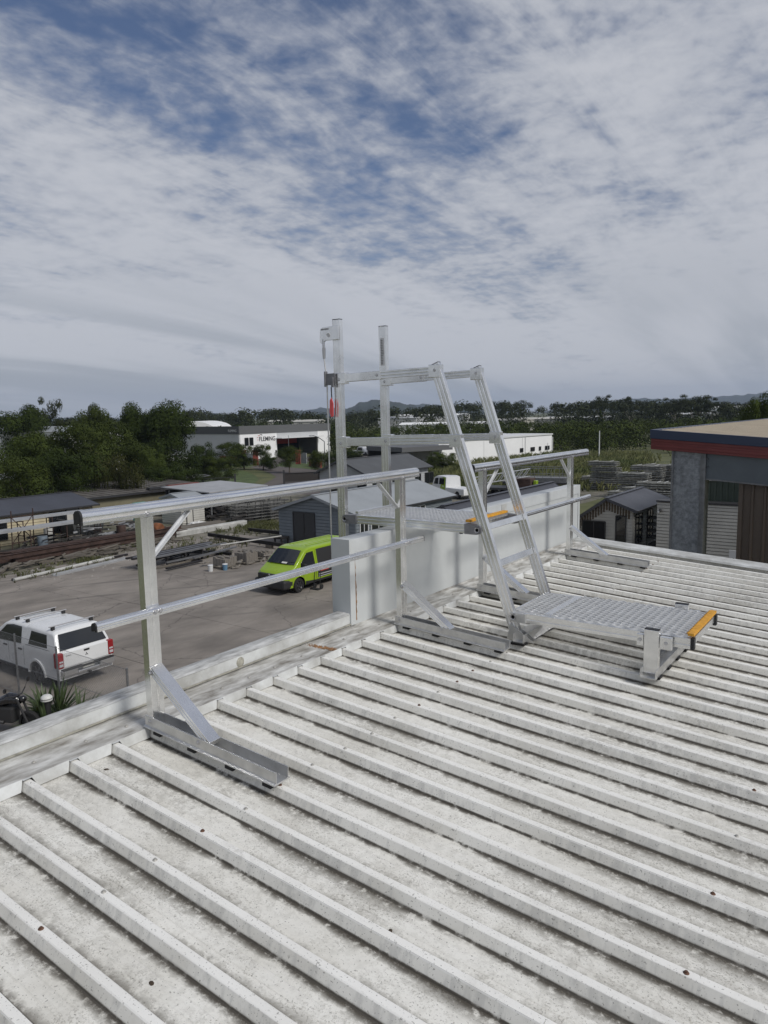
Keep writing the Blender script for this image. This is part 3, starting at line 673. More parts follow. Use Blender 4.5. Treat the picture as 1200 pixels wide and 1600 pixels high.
# stones
b = MB(); rq = random.Random(21)
for q, c, s in (((290,850),160,1.6),((260,860),90,1.2),((330,848),110,1.5),((205,868),60,.9),((120,880),80,2.0),((60,895),60,1.5),((180,875),50,1.0)):
    p0 = gp(*q)
    for _ in range(c):
        x, y, s_ = rq.gauss(p0.x, s), rq.gauss(p0.y, s), rq.uniform(.03, .10)
        o = (x, y, -G-.02); b.add([(x-s_,y,o[2]),(x,y-s_,o[2]),(x+s_,y,o[2]),(x,y+s_,o[2]),(x+s_*.2,y,o[2]+s_*.9)], [(0,1,4),(1,2,4),(2,3,4),(3,0,4)])
tag(b.build('rubble', mat('pale_rubble', (0.26, 0.25, 0.23), .9, 0, .4, 3), None, fix=False), 'pale crushed rubble strewn along the edge of the concrete yard', 'rubble', None, 'stuff')

# ================================================================== vehicles
M_tyre = mat('tyre', (0.012, 0.012, 0.012), .85); M_rim = mat('alloy_rim', (0.10, 0.10, 0.105), .4, .8); M_glass = mat('dark_glass', (0.014, 0.016, 0.018), .04, 0, spec=.8)
M_wht = mat('white_paint', (0.66, 0.67, 0.67), .28, 0, .06, 2, coat=.5); M_lime = mat('lime_paint', (0.25, 0.38, 0.014), .32, 0, .08, 2, coat=.5)
M_trim = mat('black_trim', (0.02, 0.02, 0.021), .6); M_red = mat('red_lens', (0.25, 0.012, 0.015), .2); M_lamp = mat('clear_lens', (0.55, 0.56, 0.58), .15, .3)
M_chrome = mat('chrome', (0.6, 0.61, 0.62), .3, .9); M_steelbar = mat('satin_bar', (.45, .45, .46), .5, .5); M_plate = mat('number_plate', (0.62, 0.62, 0.58), .5); M_seat = mat('red_gear', (0.42, 0.04, 0.025), .6)
def interp(tab, u):
    if u <= tab[0][0]: return tab[0][1]
    for (a, b_), (c, d) in zip(tab, tab[1:]):
        if u <= c: return b_+(d-b_)*((u-a)/(c-a) if c > a else 0)
    return tab[-1][1]
class Car:
    """lofted vehicle: u runs forward, origin on the ground under the middle"""
    def __init__(s, length, top, wid, plan, arches, zb, belt, inset, rs=.12, crown=.05):
        s.L = length; s.top = top; s.w = wid/2; s.plan = plan; s.ar = arches; s.zb = zb; s.belt = belt; s.inset = inset; s.rs = rs; s.crown = crown
    def half(s, u, z):
        t = interp(s.plan, u); b = s.belt
        w = s.w*(1-0.035*((z-b*.72)/(b*.72))**2) if z < b else s.w*(1-0.035*(.28/.72)**2) - s.inset*(z-b)
        return w*t
    def bottom(s, u):
        z = s.zb
        for c, r in s.ar:
            if abs(u-c) < r: z = max(z, 0.34+math.sqrt(r*r-(u-c)**2))
        return z
    def body(s, m, parent, name='body', n=96):
        v = []; f = []; K = 12; J = 6
        us = set(-s.L/2+s.L*i/n for i in range(n+1))
        for c, r in s.ar: us |= {c-r-.001, c-r+.001, c+r-.001, c+r+.001}
        us |= {a for a, _ in s.top}
        us = sorted(us); W = 2*(K+J)+1
        for u in us:
            zt = interp(s.top, u); zb = min(s.bottom(u), zt-.2); zs = zt-s.rs*.7
            half = []
            for k in range(K+1):
                z = zb+(zs-zb)*k/K; half.append((s.half(u, z), z))
            w0 = half[-1][0]; rs = min(s.rs, w0*.5)
            for j in range(1, J):
                t = math.pi/2*j/J; half.append((w0-rs*(1-math.cos(t)), zs+(zt-s.crown*.4-zs)*math.sin(t)))
            sec = [(y, z) for y, z in half]
            right = [(-y, z) for y, z in half]
            full = right + [(-w0*.3, zt-.008), (0, zt), (w0*.3, zt-.008)] + sec[::-1]
            v += [(u, y, z) for y, z in full]; W = len(full)
        for i in range(len(us)-1):
            for j in range(W-1): f.append((i*W+j, i*W+j+1, (i+1)*W+j+1, (i+1)*W+j))
        f.append(tuple(range(W))); f.append(tuple(range((len(us)-1)*W, len(us)*W))[::-1])
        return MB().add(v, f).build(name, m, parent, smooth=38)
    def side(s, name, poly, m, parent, sgn, off=.006, th=.012, sub=8):
        """panel on the side: polygon in (u, z), edges subdivided so that it hugs the body"""
        pts = []
        for (a, b_), (c, d) in zip(poly, poly[1:]+poly[:1]):
            for k in range(sub): t = k/sub; pts.append((a+(c-a)*t, b_+(d-b_)*t))
        cu = sum(p[0] for p in pts)/len(pts); cz = sum(p[1] for p in pts)/len(pts); n = len(pts)
        P = lambda u, z, o: (u, sgn*(s.half(u, z)+o), z)
        v = [P(u, z, off) for u, z in pts]+[P(cu+(u-cu)*.5, cz+(z-cz)*.5, off) for u, z in pts]+[P(cu, cz, off)]+[P(u, z, off-th) for u, z in pts]
        f = []
        for i in range(n):
            j = (i+1) % n; f += [(i, j, n+j, n+i), (n+i, n+j, 2*n), (i, 2*n+1+i, 2*n+1+j, j)]
        return MB().add(v, f).build(name, m, parent)
    def wheel(s, parent, u, sgn, r=.34, w=.23):
        y = sgn*(s.w-.02)
        o = bpy.data.objects.new('wheel', None); C.objects.link(o); o.parent = parent; o.location = (u, y, r); o.empty_display_size = .1
        MB().lathe([(r*.62, -w/2), (r*.92, -w/2), (r, -w*.35), (r, w*.35), (r*.92, w/2), (r*.62, w/2)], (0,-sgn*w/2,0), 28, 'y').build('tyre', M_tyre, o, smooth=40)
        b = MB(); b.lathe([(0, .0), (.05, .0), (.06, -.02), (r*.5, -.045), (r*.62, -.01), (r*.64, -.01)], (0,-.012*sgn,0), 24, 'y')
        if sgn < 0: b.v = [(x, -2*.0-y_, z) for x, y_, z in b.v]
        b.build('rim', M_rim, o, smooth=40)
        sp = MB()
        for k in range(6):
            a = k*math.pi/3; sp.bar((.05*math.cos(a), sgn*.0, .05*math.sin(a)), (r*.6*math.cos(a), -sgn*.012, r*.6*math.sin(a)), .05, .02, up=(0,1,0))
        sp.build('spoke', M_rim, o)
def ute():
    t = thing('utility_truck', 'white double-cab utility with canopy, roof bars and red tail lights behind chain-link fence', 'utility truck', (-19.85, 10.72, -G), math.pi)
    L = 5.3
    top = [(-2.65, .98), (-2.62, 1.12), (-2.56, 1.22), (-2.30, 1.72), (-2.2, 1.77), (-.85, 1.80), (-.78, 1.77), (-.70, 1.78), (-.1, 1.79), (.35, 1.74), (.55, 1.66), (1.30, 1.16), (1.45, 1.10), (2.3, .98), (2.5, .88), (2.65, .7)]
    c = Car(L, top, 1.80, [(-2.65, .97), (-2.4, 1), (1.6, 1), (2.2, .97), (2.5, .88), (2.65, .74)], [(-1.45, .43), (1.5, .43)], .36, 1.15, .26, rs=.19)
    body = c.body(M_wht, t)
    for sg in (-1, 1):
        c.side('side_window', [(-.62, 1.17), (.98, 1.10), (.36, 1.60), (-.02, 1.66), (-.52, 1.66)], M_glass, t, sg)
        c.side('canopy_window', [(-2.05, 1.25), (-1.02, 1.22), (-1.08, 1.62), (-1.92, 1.62)], M_glass, t, sg)
        for a in (-.66, .22): c.side('door_handle', [(a-.0, .98), (a+.2, .98), (a+.2, 1.02), (a, 1.02)], M_trim, t, sg, .03, .04, 1)
        for a in (-.75, .14, 1.12): c.side('door_seam', [(a, .52), (a+.012, .52), (a+.012, 1.12), (a, 1.12)], M_trim, t, sg, .002, .004, 3)
        c.side('canopy_seam', [(-2.5, 1.195), (-.86, 1.175), (-.86, 1.19), (-2.5, 1.21)], M_trim, t, sg, .002, .004, 3)
        c.side('side_step', [(-.9, .34), (.95, .34), (.95, .42), (-.9, .42)], M_trim, t, sg, .03, .12, 2)
        for cu in (-1.45, 1.5):
            b = MB()
            arc = [math.pi*k/14 for k in range(15)]
            for a, e in zip(arc, arc[1:]):
                q = [(cu+.42*math.cos(a), .34+.42*math.sin(a)), (cu+.42*math.cos(e), .34+.42*math.sin(e)), (cu+.49*math.cos(e), .34+.49*math.sin(e)), (cu+.49*math.cos(a), .34+.49*math.sin(a))]
                b.add([(u, sg*(c.half(u, z)+.03), z) for u, z in q]+[(u, sg*(c.half(u, z)-.10), z) for u, z in q], [(0,1,2,3),(0,1,5,4),(2,3,7,6)])
            b.build('wheel_flare', M_wht, t); c.wheel(t, cu, sg, .38, .26)
        MB().box(1.0, 1.12, sg*.93, sg*1.08, 1.12, 1.28).build('mirror', M_trim, t, bevel=.03)
        # tail lamp: wraps the corner
        b = MB(); b.box(-2.68, -2.44, sg*.735, sg*.925, .72, 1.18); la = b.build('tail_light', M_red, t, bevel=.03)
        b = MB(); b.box(-2.690, -2.62, sg*.765, sg*.885, .78, .86); b.box(-2.690, -2.62, sg*.765, sg*.885, .90, .95); b.build('reverse_lens', M_lamp, la)
        b = MB(); b.box(2.45, 2.6, sg*.55, sg*.83, .80, .92); b.build('headlight', M_lamp, t, bevel=.03)
    # rear glass lies on the sloping back of the canopy
    b = MB(); P = lambda y, z: (-2.565+(z-1.22)*(.26/.5)-.012, y, z)
    b.add([P(-.76,1.23), P(.76,1.23), P(.66,1.66), P(-.66,1.66)]+[(p[0]+.03, p[1], p[2]) for p in (P(-.76,1.23), P(.76,1.23), P(.66,1.66), P(-.66,1.66))], [(0,1,2,3),(0,4,5,1),(1,5,6,2),(2,6,7,3),(3,7,4,0)]); b.build('rear_window', M_glass, t)
    MB().box(-2.675, -2.64, -.735, .735, .72, 1.17).build('tailgate', M_wht, t, bevel=.02)
    MB().box(-2.69, -2.67, -.10, .08, 1.075, 1.125).build('tailgate_handle', M_trim, t)
    b = MB()
    for a in (90, 210, 330):
        d = Vector((0, math.cos(R(a)), math.sin(R(a)))); e = Vector((0, -d.z, d.y)); o = Vector((-2.682, 0, .965)); q = [o, o+d*.028+e*.016, o+d*.056, o+d*.028-e*.016]; b.add([tuple(x) for x in q], [(0,1,2,3)])
    b.build('maker_emblem', M_trim, t)
    MB().box(-2.682, -2.676, .5, .66, 1.06, 1.075).build('badge', M_trim, t)
    b = MB(); b.box(-2.79, -2.5, -.86, -.36, .48, .68); b.box(-2.79, -2.5, .36, .86, .48, .68); b.box(-2.78, -2.5, -.36, .36, .46, .56); b.build('rear_bumper', M_chrome, t, bevel=.03)
    MB().box(-2.80, -2.60, -.84, .84, .655, .695).build('bumper_step', M_trim, t, bevel=.01)
    MB().box(-2.74, -2.72, -.19, .19, .585, .70).build('number_plate', M_plate, t)
    MB().box(-2.86, -2.6, -.03, .03, .42, .47).build('tow_bar', M_trim, t)
    for u, wd in ((-2.02, .74), (-.55, .70), (.05, .70)):
        zt = interp(top, u)
        bar_ = MB().prism(dprof(.05, .03), (u, -wd, zt+.085), (u, wd, zt+.085)).build('roof_bar', M_steelbar, t, smooth=35)
        for sg in (-1, 1): MB().box(u-.05, u+.05, sg*(wd-.16), sg*(wd-.06), zt-.05, zt+.075).build('bar_foot', M_trim, bar_, bevel=.015)
    b = MB(); ws = [(.52, .60, 1.665), (1.30, .72, 1.165)]
    b.add([(ws[0][0]+.02, -ws[0][1], ws[0][2]+.0), (ws[1][0]+.02, -ws[1][1], ws[1][2]), (ws[1][0]+.02, ws[1][1], ws[1][2]), (ws[0][0]+.02, ws[0][1], ws[0][2])], [(0,1,2,3)]); b.build('windscreen', M_glass, t)
    MB().box(-2.3, 2.3, -.7, .7, .34, .6).build('chassis', M_trim, t)
    return t
ute()
def van():
    t = thing('panel_van', 'lime green panel van with its sliding side door open by the grey cabin', 'van', (-20.42, 24.45, -G), -math.pi/2)
    L = 5.3
    top = [(-2.65, 1.80), (-2.60, 1.90), (-2.3, 1.96), (.75, 1.97), (1.05, 1.93), (1.25, 1.84), (1.95, 1.26), (2.05, 1.20), (2.42, 1.02), (2.56, .90), (2.65, .6)]
    c = Car(L, top, 1.95, [(-2.65, .94), (-2.45, 1), (1.7, 1), (2.2, .97), (2.5, .88), (2.65, .76)], [(-1.5, .40), (1.72, .40)], .30, 1.12, .17, rs=.16)
    c.body(M_lime, t)
    for sg in (-1, 1):
        c.side('front_window', [(.62, 1.12), (1.62, 1.08), (1.58, 1.30), (1.10, 1.72), (.66, 1.74)], M_glass, t, sg)
        c.side('rear_quarter_window', [(-2.35, 1.12), (-1.02, 1.12), (-1.02, 1.74), (-2.32, 1.74)], M_glass, t, sg)
        for a in (.55, 1.42): c.side('door_seam', [(a, .45), (a+.012, .45), (a+.012, 1.15), (a, 1.15)], M_trim, t, sg, .002, .004, 3)
        c.side('door_handle', [(.62, .98), (.80, .98), (.80, 1.02), (.62, 1.02)], M_trim, t, sg, .02, .03, 1)
        c.side('sill_trim', [(-1.05, .30), (1.30, .30), (1.30, .46), (.95, .40), (-1.05, .40)], M_trim, t, sg, .012, .03, 3)
        c.side('arch_trim', [(2.16, .42), (2.5, .42), (2.5, .60), (2.16, .60)], M_trim, t, sg, .01, .03, 3)
        for cu in (-1.5, 1.72): c.wheel(t, cu, sg, .33, .22)
        b = MB(); b.box(1.42, 1.55, sg*1.0, sg*1.20, 1.06, 1.30); b.build('mirror', M_trim, t, bevel=.03)
        b = MB()
        hp = [(2.28, .82), (2.52, .40), (2.60, .40), (2.50, .70)]
        b.add([(2.10, sg*.86, 1.075), (2.40, sg*.80, 1.005), (2.56, sg*.50, .885), (2.57, sg*.50, .80), (2.50, sg*.74, .80), (2.25, sg*.905, .90)], [(0,1,2,3,4,5)]); 
        b.v = [(x+.035, y*1.02, z+.02) for x, y, z in b.v]; b.build('headlight', M_lamp, t)
        MB().box(-2.67, -2.6, sg*.80, sg*.92, .95, 1.5).build('tail_light', M_red, t)
    # the open load door: flat black panel paints the shaded hold, kit laid on it, the door slid back along the body
    c.side('hold_shade_panel', [(-.95, .46), (.48, .46), (.48, 1.80), (-.95, 1.80)], M_trim, t, 1, .004, .006, 6)
    fr = c.side('door_frame', [(-1.0, .43), (-.93, .43), (-.93, 1.84), (-1.0, 1.84)], M_lime, t, 1, .016, .02, 4)
    c.side('door_frame', [(.46, .43), (.53, .43), (.53, 1.84), (.46, 1.84)], M_lime, t, 1, .016, .02, 4)
    c.side('sliding_door', [(-2.30, .44), (-1.04, .44), (-1.04, 1.12), (-2.30, 1.12)], M_lime, t, 1, .06, .04, 4)
    b = MB(); b.box(-.5, .30, .985, 1.005, .92, 1.0); b.box(-.42, .22, .985, 1.008, 1.05, 1.09); b.box(-.3, .35, .985, 1.006, .74, .78); b.build('stowed_kit', M_seat, t, bevel=.01)
    b = MB(); b.box(-.6, .40, .985, 1.012, .60, .635); b.box(-.7, .42, .985, 1.010, .50, .53); b.build('load_sill', M_lamp, t)
    # windscreen on the sloping front
    b = MB(); P = [(1.26, .72, 1.855), (1.93, .84, 1.295)]; nx = 6; v = []; f = []
    for k in range(2):
        for i in range(nx+1):
            s_ = -1+2*i/nx; u, hw, z = P[k]; v.append((u+.030-.05*s_*s_*(k), s_*hw, z-.02*s_*s_+.012))
    for i in range(nx): f.append((i, i+1, nx+2+i, nx+1+i))
    b.add(v, f); b.build('windscreen', M_glass, t, smooth=True)
    b = MB(); b.bar((1.95, -.6, 1.30), (1.80, .1, 1.42), .02, .01); b.bar((1.95, .2, 1.30), (1.80, .75, 1.42), .02, .01); b.build('wiper', M_trim, t)
    b = MB(); b.add([(1.93, .1, 1.325), (1.93, .42, 1.325), (1.86, .42, 1.382), (1.86, .1, 1.382)], [(0,1,2,3)]); b.v = [(x+.02, y, z+.004) for x, y, z in b.v]; b.build('dash_paper', M_plate, t)
    b = MB(); b.box(2.45, 2.66, -.72, .72, .70, .93); b.build('grille', M_trim, t, bevel=.03)
    b = MB(); b.box(2.16, 2.70, -.93, .93, .27, .70); b.build('front_bumper', M_trim, t, bevel=.10)
    b = MB(); o = Vector((2.66, 0, .86))
    q = [(0, .12), (.075, 0), (0, -.12), (-.075, 0)]; q2 = [(a*.55, c_*.6) for a, c_ in q]
    b.add([(o.x, a, o.z+c_) for a, c_ in q]+[(o.x+.01, a, o.z+c_) for a, c_ in q2], [(i, (i+1) % 4, 4+(i+1) % 4, 4+i) for i in range(4)]); b.build('maker_emblem', M_chrome, t)
    for y in (-.5, -.25, 0, .25, .5): MB().box(-2.2, .7, y-.035, y+.035, 1.955, 1.981).build('roof_swage', M_lime, t, bevel=.01)
    MB().box(-2.3, 2.3, -.75, .75, .22, .5).build('chassis', M_trim, t)
    return t
van()
# hand trolley standing by the van door
p = gp(493, 921)
t = thing('hand_trolley', 'black hand trolley standing on the concrete beside the green van', 'trolley', p)
MB().box(-.25, .25, -.12, .12, .01, .05).build('toe_plate', M_trim, t, bevel=.01)
b = MB(); b.tube((-.18, .1, .04), (-.18, .2, 1.0), .016); b.tube((.18, .1, .04), (.18, .2, 1.0), .016); b.tube((-.18, .2, 1.0), (.18, .2, 1.0), .016); b.tube((-.18, .14, .4), (.18, .14, .4), .012); b.build('frame', M_trim, t)
for s in (-1, 1): MB().lathe([(0, -.03), (.10, -.03), (.12, -.015), (.12, .015), (.10, .03), (0, .03)], (s*.2, .2, .12), 16, 'x').build('wheel', M_tyre, t)

# ================================================================== chain-link fence, plants and bike below the parapet
M_galv = mat('galvanised', (0.22, 0.225, 0.23), .5, .6, .3, 8)
FY = 9.1
fn = thing('chain_link_fence', 'galvanised chain-link fence standing between the utility and the warehouse', 'fence', (0, FY, -G))
for x in (-24.6, -22.3, -20.2, -18.15, -15.97, -12.8): MB().tube((x, 0, -.1), (x, 0, 1.84), .03, 8).build('post', M_galv, fn, smooth=40)
MB().tube((-24.6, 0, .05), (-12.8, 0, .05), .006, 5).tube((-24.6, 0, .9), (-12.8, 0, .9), .006, 5).tube((-24.6, 0, 1.8), (-12.8, 0, 1.8), .006, 5).build('strand', M_galv, fn)
b = MB(); sp_ = .075; H = 1.78; x = -24.6-H
def tri(p0, p1, r): b.tube(p0, p1, r, 3)
while x < -12.8:
    a0, a1 = max(x, -24.6), min(x+H, -12.8)
    if a1 > a0:
        tri((a0, .004, .02+a0-x), (a1, .004, .02+a1-x), .0022); tri((a0, -.004, .02+H-(a0-x)), (a1, -.004, .02+H-(a1-x)), .0022)
    x += sp_
b.build('chain_link_mesh', M_galv, fn, fix=False, kind='stuff')
M_agave = mat('strappy_leaf', (0.055, 0.082, 0.030), .55, 0, .45, 1.2); M_broad = mat('broad_leaf', (0.075, 0.105, 0.022), .6, 0, .35, 3)
def spiky(label, loc, n, l, wd, seed, m=None, rise=(.2, 1.4)):
    rq = random.Random(seed); t = thing('garden_plant', label, 'plant', loc)
    for k in range(n):
        a = rq.uniform(0, 6.28); el = rq.uniform(*rise); ll = l*rq.uniform(.7, 1.1); d = Vector((math.cos(a)*math.cos(el), math.sin(a)*math.cos(el), math.sin(el))); s = Vector((-math.sin(a), math.cos(a), 0)); v = []; f = []
        for i in range(6):
            q = i/5; p = d*ll*q + Vector((0, 0, -.35*ll*q*q*math.cos(el)+.05)); w_ = wd*(math.sin(math.pi*(.12+.88*q)))*(1-q*.35); v += [p-s*w_+Vector((0,0,w_*.5)), p, p+s*w_+Vector((0,0,w_*.5))]
        for i in range(5):
            for j in range(2): f.append((i*3+j, i*3+j+1, (i+1)*3+j+1, (i+1)*3+j))
        MB().add(v, f).build('leaf', m or M_agave, t, smooth=True, fix=False)
    MB().lathe([(0, .1), (.06, .08), (.05, -.1)], (0,0,0), 8).build('stem', M_agave, t)
    return t
p = gp(118, 1062, -G+1.0)
for i, (dx, dy, n, l) in enumerate(((0, -.3, 60, 1.35), (-.6, -.35, 40, 1.05), (.9, -.25, 44, 1.15), (.4, -.9, 46, 1.2))):
    spiky(('spiky grey-green strappy plant, biggest of the clump behind the fence', 'strappy plant at the end of the clump nearest the motorbike', 'strappy plant at the end of the clump toward the last fence post', 'strappy plant in front of the clump, close to the parapet')[i], (-15.35+dx, FY+dy-.1, -G+.05), n, l, .045, 40+i)
spiky('low broad-leaved yellow-green plant beside the white-capped post', (-15.35, 8.15, -G), 22, .75, .09, 60, M_broad, (.5, 1.4))
bp = thing('bollard_light', 'dark post with a white domed cap among the plants', 'bollard', (-15.0, 8.2, -G))
MB().tube((0,0,-.05), (0,0,.86), .085, 12).build('post', M_trim, bp, smooth=40)
MB().lathe([(0, .98), (.08, .97), (.135, .93), (.15, .88), (.145, .83), (.08, .83)], (0,0,0), 18).build('dome_cap', mat('white_plastic', (.6, .6, .58), .4, 0, .2, 8), bp, smooth=45)
MB().lathe([(.151, .89), (.155, .885), (.151, .875)], (0,0,0), 18).build('cap_band', M_trim, bp)
# black motorbike, mostly hidden by the parapet
mb = thing('motorbike', 'black motorbike parked against the fence below the parapet', 'motorbike', (-15.9, 7.55, -G), R(25))
M_bk = mat('gloss_black', (0.012, 0.012, 0.014), .18, 0, coat=.6)
for u in (-.68, .72):
    o = bpy.data.objects.new('wheel', None); C.objects.link(o); o.parent = mb; o.location = (u, 0, .31)
    MB().lathe([(.22, -.06), (.28, -.065), (.31, 0), (.28, .065), (.22, .06)], (0,0,0), 26, 'y').build('tyre', M_tyre, o, smooth=40); MB().lathe([(0, .03), (.2, .02), (.22, -.02), (0, -.03)], (0,0,0), 16, 'y').build('rim', M_trim, o)
b = MB(); v = []; f = []
st = [(-.85, .78, .10, .06), (-.6, .80, .13, .09), (-.3, .76, .14, .10), (-.05, .82, .15, .14), (.2, .92, .17, .16), (.42, .90, .13, .13), (.5, .85, .07, .06)]
for u, z, w_, h in st: v += [(u, w_*math.cos(a), z+h*math.sin(a)) for a in [2*math.pi*k/10 for k in range(10)]]
for i in range(len(st)-1):
    for j in range(10): f.append((i*10+j, i*10+(j+1) % 10, (i+1)*10+(j+1) % 10, (i+1)*10+j))
b.add(v, f).build('tank_and_seat', M_bk, mb, smooth=True)
MB().box(-.3, .35, -.16, .16, .3, .72).build('engine', M_trim, mb, bevel=.05)
b = MB(); b.tube((.72, .09, .31), (.45, .09, .95), .03); b.tube((.72, -.09, .31), (.45, -.09, .95), .03); b.build('fork', M_trim, mb)
b = MB(); b.tube((.36, -.38, 1.08), (.46, -.12, 1.02), .016); b.tube((.46, -.12, 1.02), (.46, .12, 1.02), .016); b.tube((.46, .12, 1.02), (.36, .38, 1.08), .016); b.build('handlebar', M_trim, mb)
for s in (-1, 1):
    MB().tube((.40, s*.3, 1.08), (.42, s*.42, 1.25), .007).build('mirror_stalk', M_trim, mb); MB().lathe([(0, .012), (.06, .008), (.06, -.008), (0, -.012)], (.42, s*.44, 1.28), 12, 'x').build('mirror', M_bk, mb)
MB().lathe([(0, .08), (.07, .07), (.09, 0), (.05, -.06)], (.56, 0, .92), 14, 'x').build('headlamp', M_bk, mb, smooth=True)
MB().box(-.93, -.84, -.07, .07, .74, .80).build('tail_light', M_red, mb, bevel=.01)
MB().box(-1.02, -.62, -.2, .2, .84, 1.12).build('top_box', M_bk, mb, bevel=.05)
MB().tube((-.75, -.18, .36), (.1, -.18, .34), .045, 10).build('exhaust', M_trim, mb, smooth=True)
# ================================================================== cabins, sheds and factories
M_shade = mat('interior_shade', (0.008, 0.008, 0.009), .9)  # flat black paints the shade in doorways, factory depth and drilled holes
M_cream = mat('cream_boards', (0.50, 0.44, 0.30), .7, 0, .18, 1.2); M_offw = mat('off_white_boards', (0.47, 0.46, 0.42), .7, 0, .14, 1.0); M_gboard = mat('blue_grey_boards', (0.175, 0.20, 0.22), .65, 0, .10, 1.5); M_lboard = mat('pale_grey_boards', (0.40, 0.415, 0.42), .65, 0, .1, 1)
M_rdark = mat('charcoal_roof', (0.052, 0.055, 0.066), .5, 0, .10, .5); M_rgrey = mat('grey_roof', (0.28, 0.30, 0.315), .5, 0, .10, .5); M_rbrown = mat('old_grey_roof', (0.10, 0.092, 0.082), .8, 0, .35, 1.0)
M_frame = mat('dark_window_frame', (0.03, 0.03, 0.032), .5); M_wfr = mat('white_trim', (0.6, 0.61, 0.61), .5)
def quad_boards(m, p0, p1, zlo, zhi, step, mat_, parent, clip=None, out=None):
    """lapped boards on a wall from p0 to p1 (xy); clip(z) -> (t0, t1) shortens boards under a gable"""
    b = MB(); p0 = Vector((p0[0], p0[1], 0)); p1 = Vector((p1[0], p1[1], 0)); d = p1-p0; n = Vector((d.y, -d.x, 0)).normalized()
    z = zlo
    while z < zhi-.02:
        zt = min(z+step, zhi); t0, t1 = clip((z+zt)/2) if clip else (0, 1)
        if t1-t0 > .02:
            a = p0+d*t0; e = p0+d*t1
            zt -= .035; b.add([a+n*.055+Vector((0,0,z)), e+n*.055+Vector((0,0,z)), e+n*.045+Vector((0,0,zt)), a+n*.045+Vector((0,0,zt)), a+Vector((0,0,z)), e+Vector((0,0,z)), a+Vector((0,0,zt)), e+Vector((0,0,zt))], [(0,1,2,3),(4,5,1,0),(3,2,7,6),(0,3,6,4),(1,5,7,2)])
        z += step
    return b.build('weatherboards', mat_, parent, fix=False, kind='stuff')
def opening(parent, name, p0, p1, u0, u1, z0, z1, fm, pm, mull=0, door=False, ex=.05):
    """window or door proud of the wall p0->p1, u in metres along the wall"""
    p0 = Vector((p0[0], p0[1], 0)); p1 = Vector((p1[0], p1[1], 0)); d = (p1-p0).normalized(); n = Vector((d.y, -d.x, 0))
    a = p0+d*u0+n*ex; e = p0+d*u1+n*ex; t = .06
    f = MB()
    f.bar(a+n*.03+Vector((0,0,z0)), a+n*.03+Vector((0,0,z1)), t, .05, up=n); f.bar(e+n*.03+Vector((0,0,z0)), e+n*.03+Vector((0,0,z1)), t, .05, up=n)
    f.bar(a+n*.03+Vector((0,0,z1)), e+n*.03+Vector((0,0,z1)), .05, t, up=(0,0,1)); f.bar(a+n*.032+Vector((0,0,z0)), e+n*.032+Vector((0,0,z0)), .07, t, up=(0,0,1))
    for k in range(mull):
        q = a+(e-a)*((k+1)/(mull+1)); f.bar(q+n*.03+Vector((0,0,z0)), q+n*.03+Vector((0,0,z1)), t*.8, .045, up=n)
    w_ = f.build(name, fm, parent)
    g = MB(); g.add([a+n*.026+Vector((0,0,z0)), e+n*.026+Vector((0,0,z0)), e+n*.026+Vector((0,0,z1)), a+n*.026+Vector((0,0,z1))], [(0,1,2,3)]); g.build('leaf' if door else 'pane', pm, w_, fix=False)
    return w_
def cabin(name, label, cat, x0, x1, y0, y1, ze, zr, wm, rm, step=.18, xr=None, ov=.28, zeL=None, boards=('-y', '+x'), group=None):
    """gabled cabin, ridge along y at xr; ze = wall top at x1, zeL = wall top at x0; z relative to the ground"""
    t = thing(name, label, cat, (0, 0, -G), 0, group); xr = (x0+x1)/2 if xr is None else xr; zeL = ze if zeL is None else zeL
    w_ = MB(); prof = [(x0,0),(x1,0),(x1,ze),(xr,zr-.05),(x0,zeL)]
    w_.add([(x, y0, z) for x, z in prof]+[(x, y1, z) for x, z in prof], [(0,1,2,3,4),(9,8,7,6,5),(0,5,6,1),(1,6,7,2),(4,9,5,0)]); w_.build('wall', wm, t)
    def clip(z):
        l = 0 if z < zeL else (z-zeL)/(zr-zeL)*(xr-x0)/(x1-x0); r_ = 1 if z < ze else 1-(z-ze)/(zr-ze)*(x1-xr)/(x1-x0); return max(0, l), min(1, r_)
    if '-y' in boards: quad_boards(None, (x0, y0-.002), (x1, y0-.002), .12, zr-.08, step, wm, t, clip)
    if '+x' in boards: quad_boards(None, (x1+.002, y0), (x1+.002, y1), .12, ze, step, wm, t)
    sl, sr = (zr-zeL)/(xr-x0), (zr-ze)/(x1-xr); th = .07
    for nm, a, za, b_, zb in (('l', x0-ov, zeL-sl*ov, xr, zr), ('r', x1+ov, ze-sr*ov, xr, zr)):
        r_ = MB(); P = [(a, y0-ov, za), (b_, y0-ov, zb), (b_, y1+ov, zb), (a, y1+ov, za)]
        r_.add([(p[0], p[1], p[2]+th) for p in P]+[(p[0], p[1], p[2]+.004) for p in P], [(0,1,2,3),(7,6,5,4),(0,4,5,1),(1,5,6,2),(2,6,7,3),(3,7,4,0)]); ro = r_.build('roof', rm, t)
        sgn = 1 if nm == 'r' else -1
        g = MB(); g.bar((a+sgn*.05, y0-ov, za+.02), (a+sgn*.05, y1+ov, za+.02), .10, .10); g.build('gutter', rm if nm == 'l' else M_frame, ro)
    rc = MB(); rc.bar((xr, y0-ov, zr+th+.012), (xr, y1+ov, zr+th+.012), .26, .024); rc.build('ridge_cap', rm, t)
    for s in (0, 1):
        yy = (y0-ov-.012, y1+ov+.012)[s]; bb = MB(); bb.bar((x0-ov, yy, zeL-sl*ov), (xr, yy, zr+.0), .024, .16); bb.bar((xr, yy, zr), (x1+ov, yy, ze-sr*ov), .024, .16); bb.build('bargeboard', rm, t)
    return t
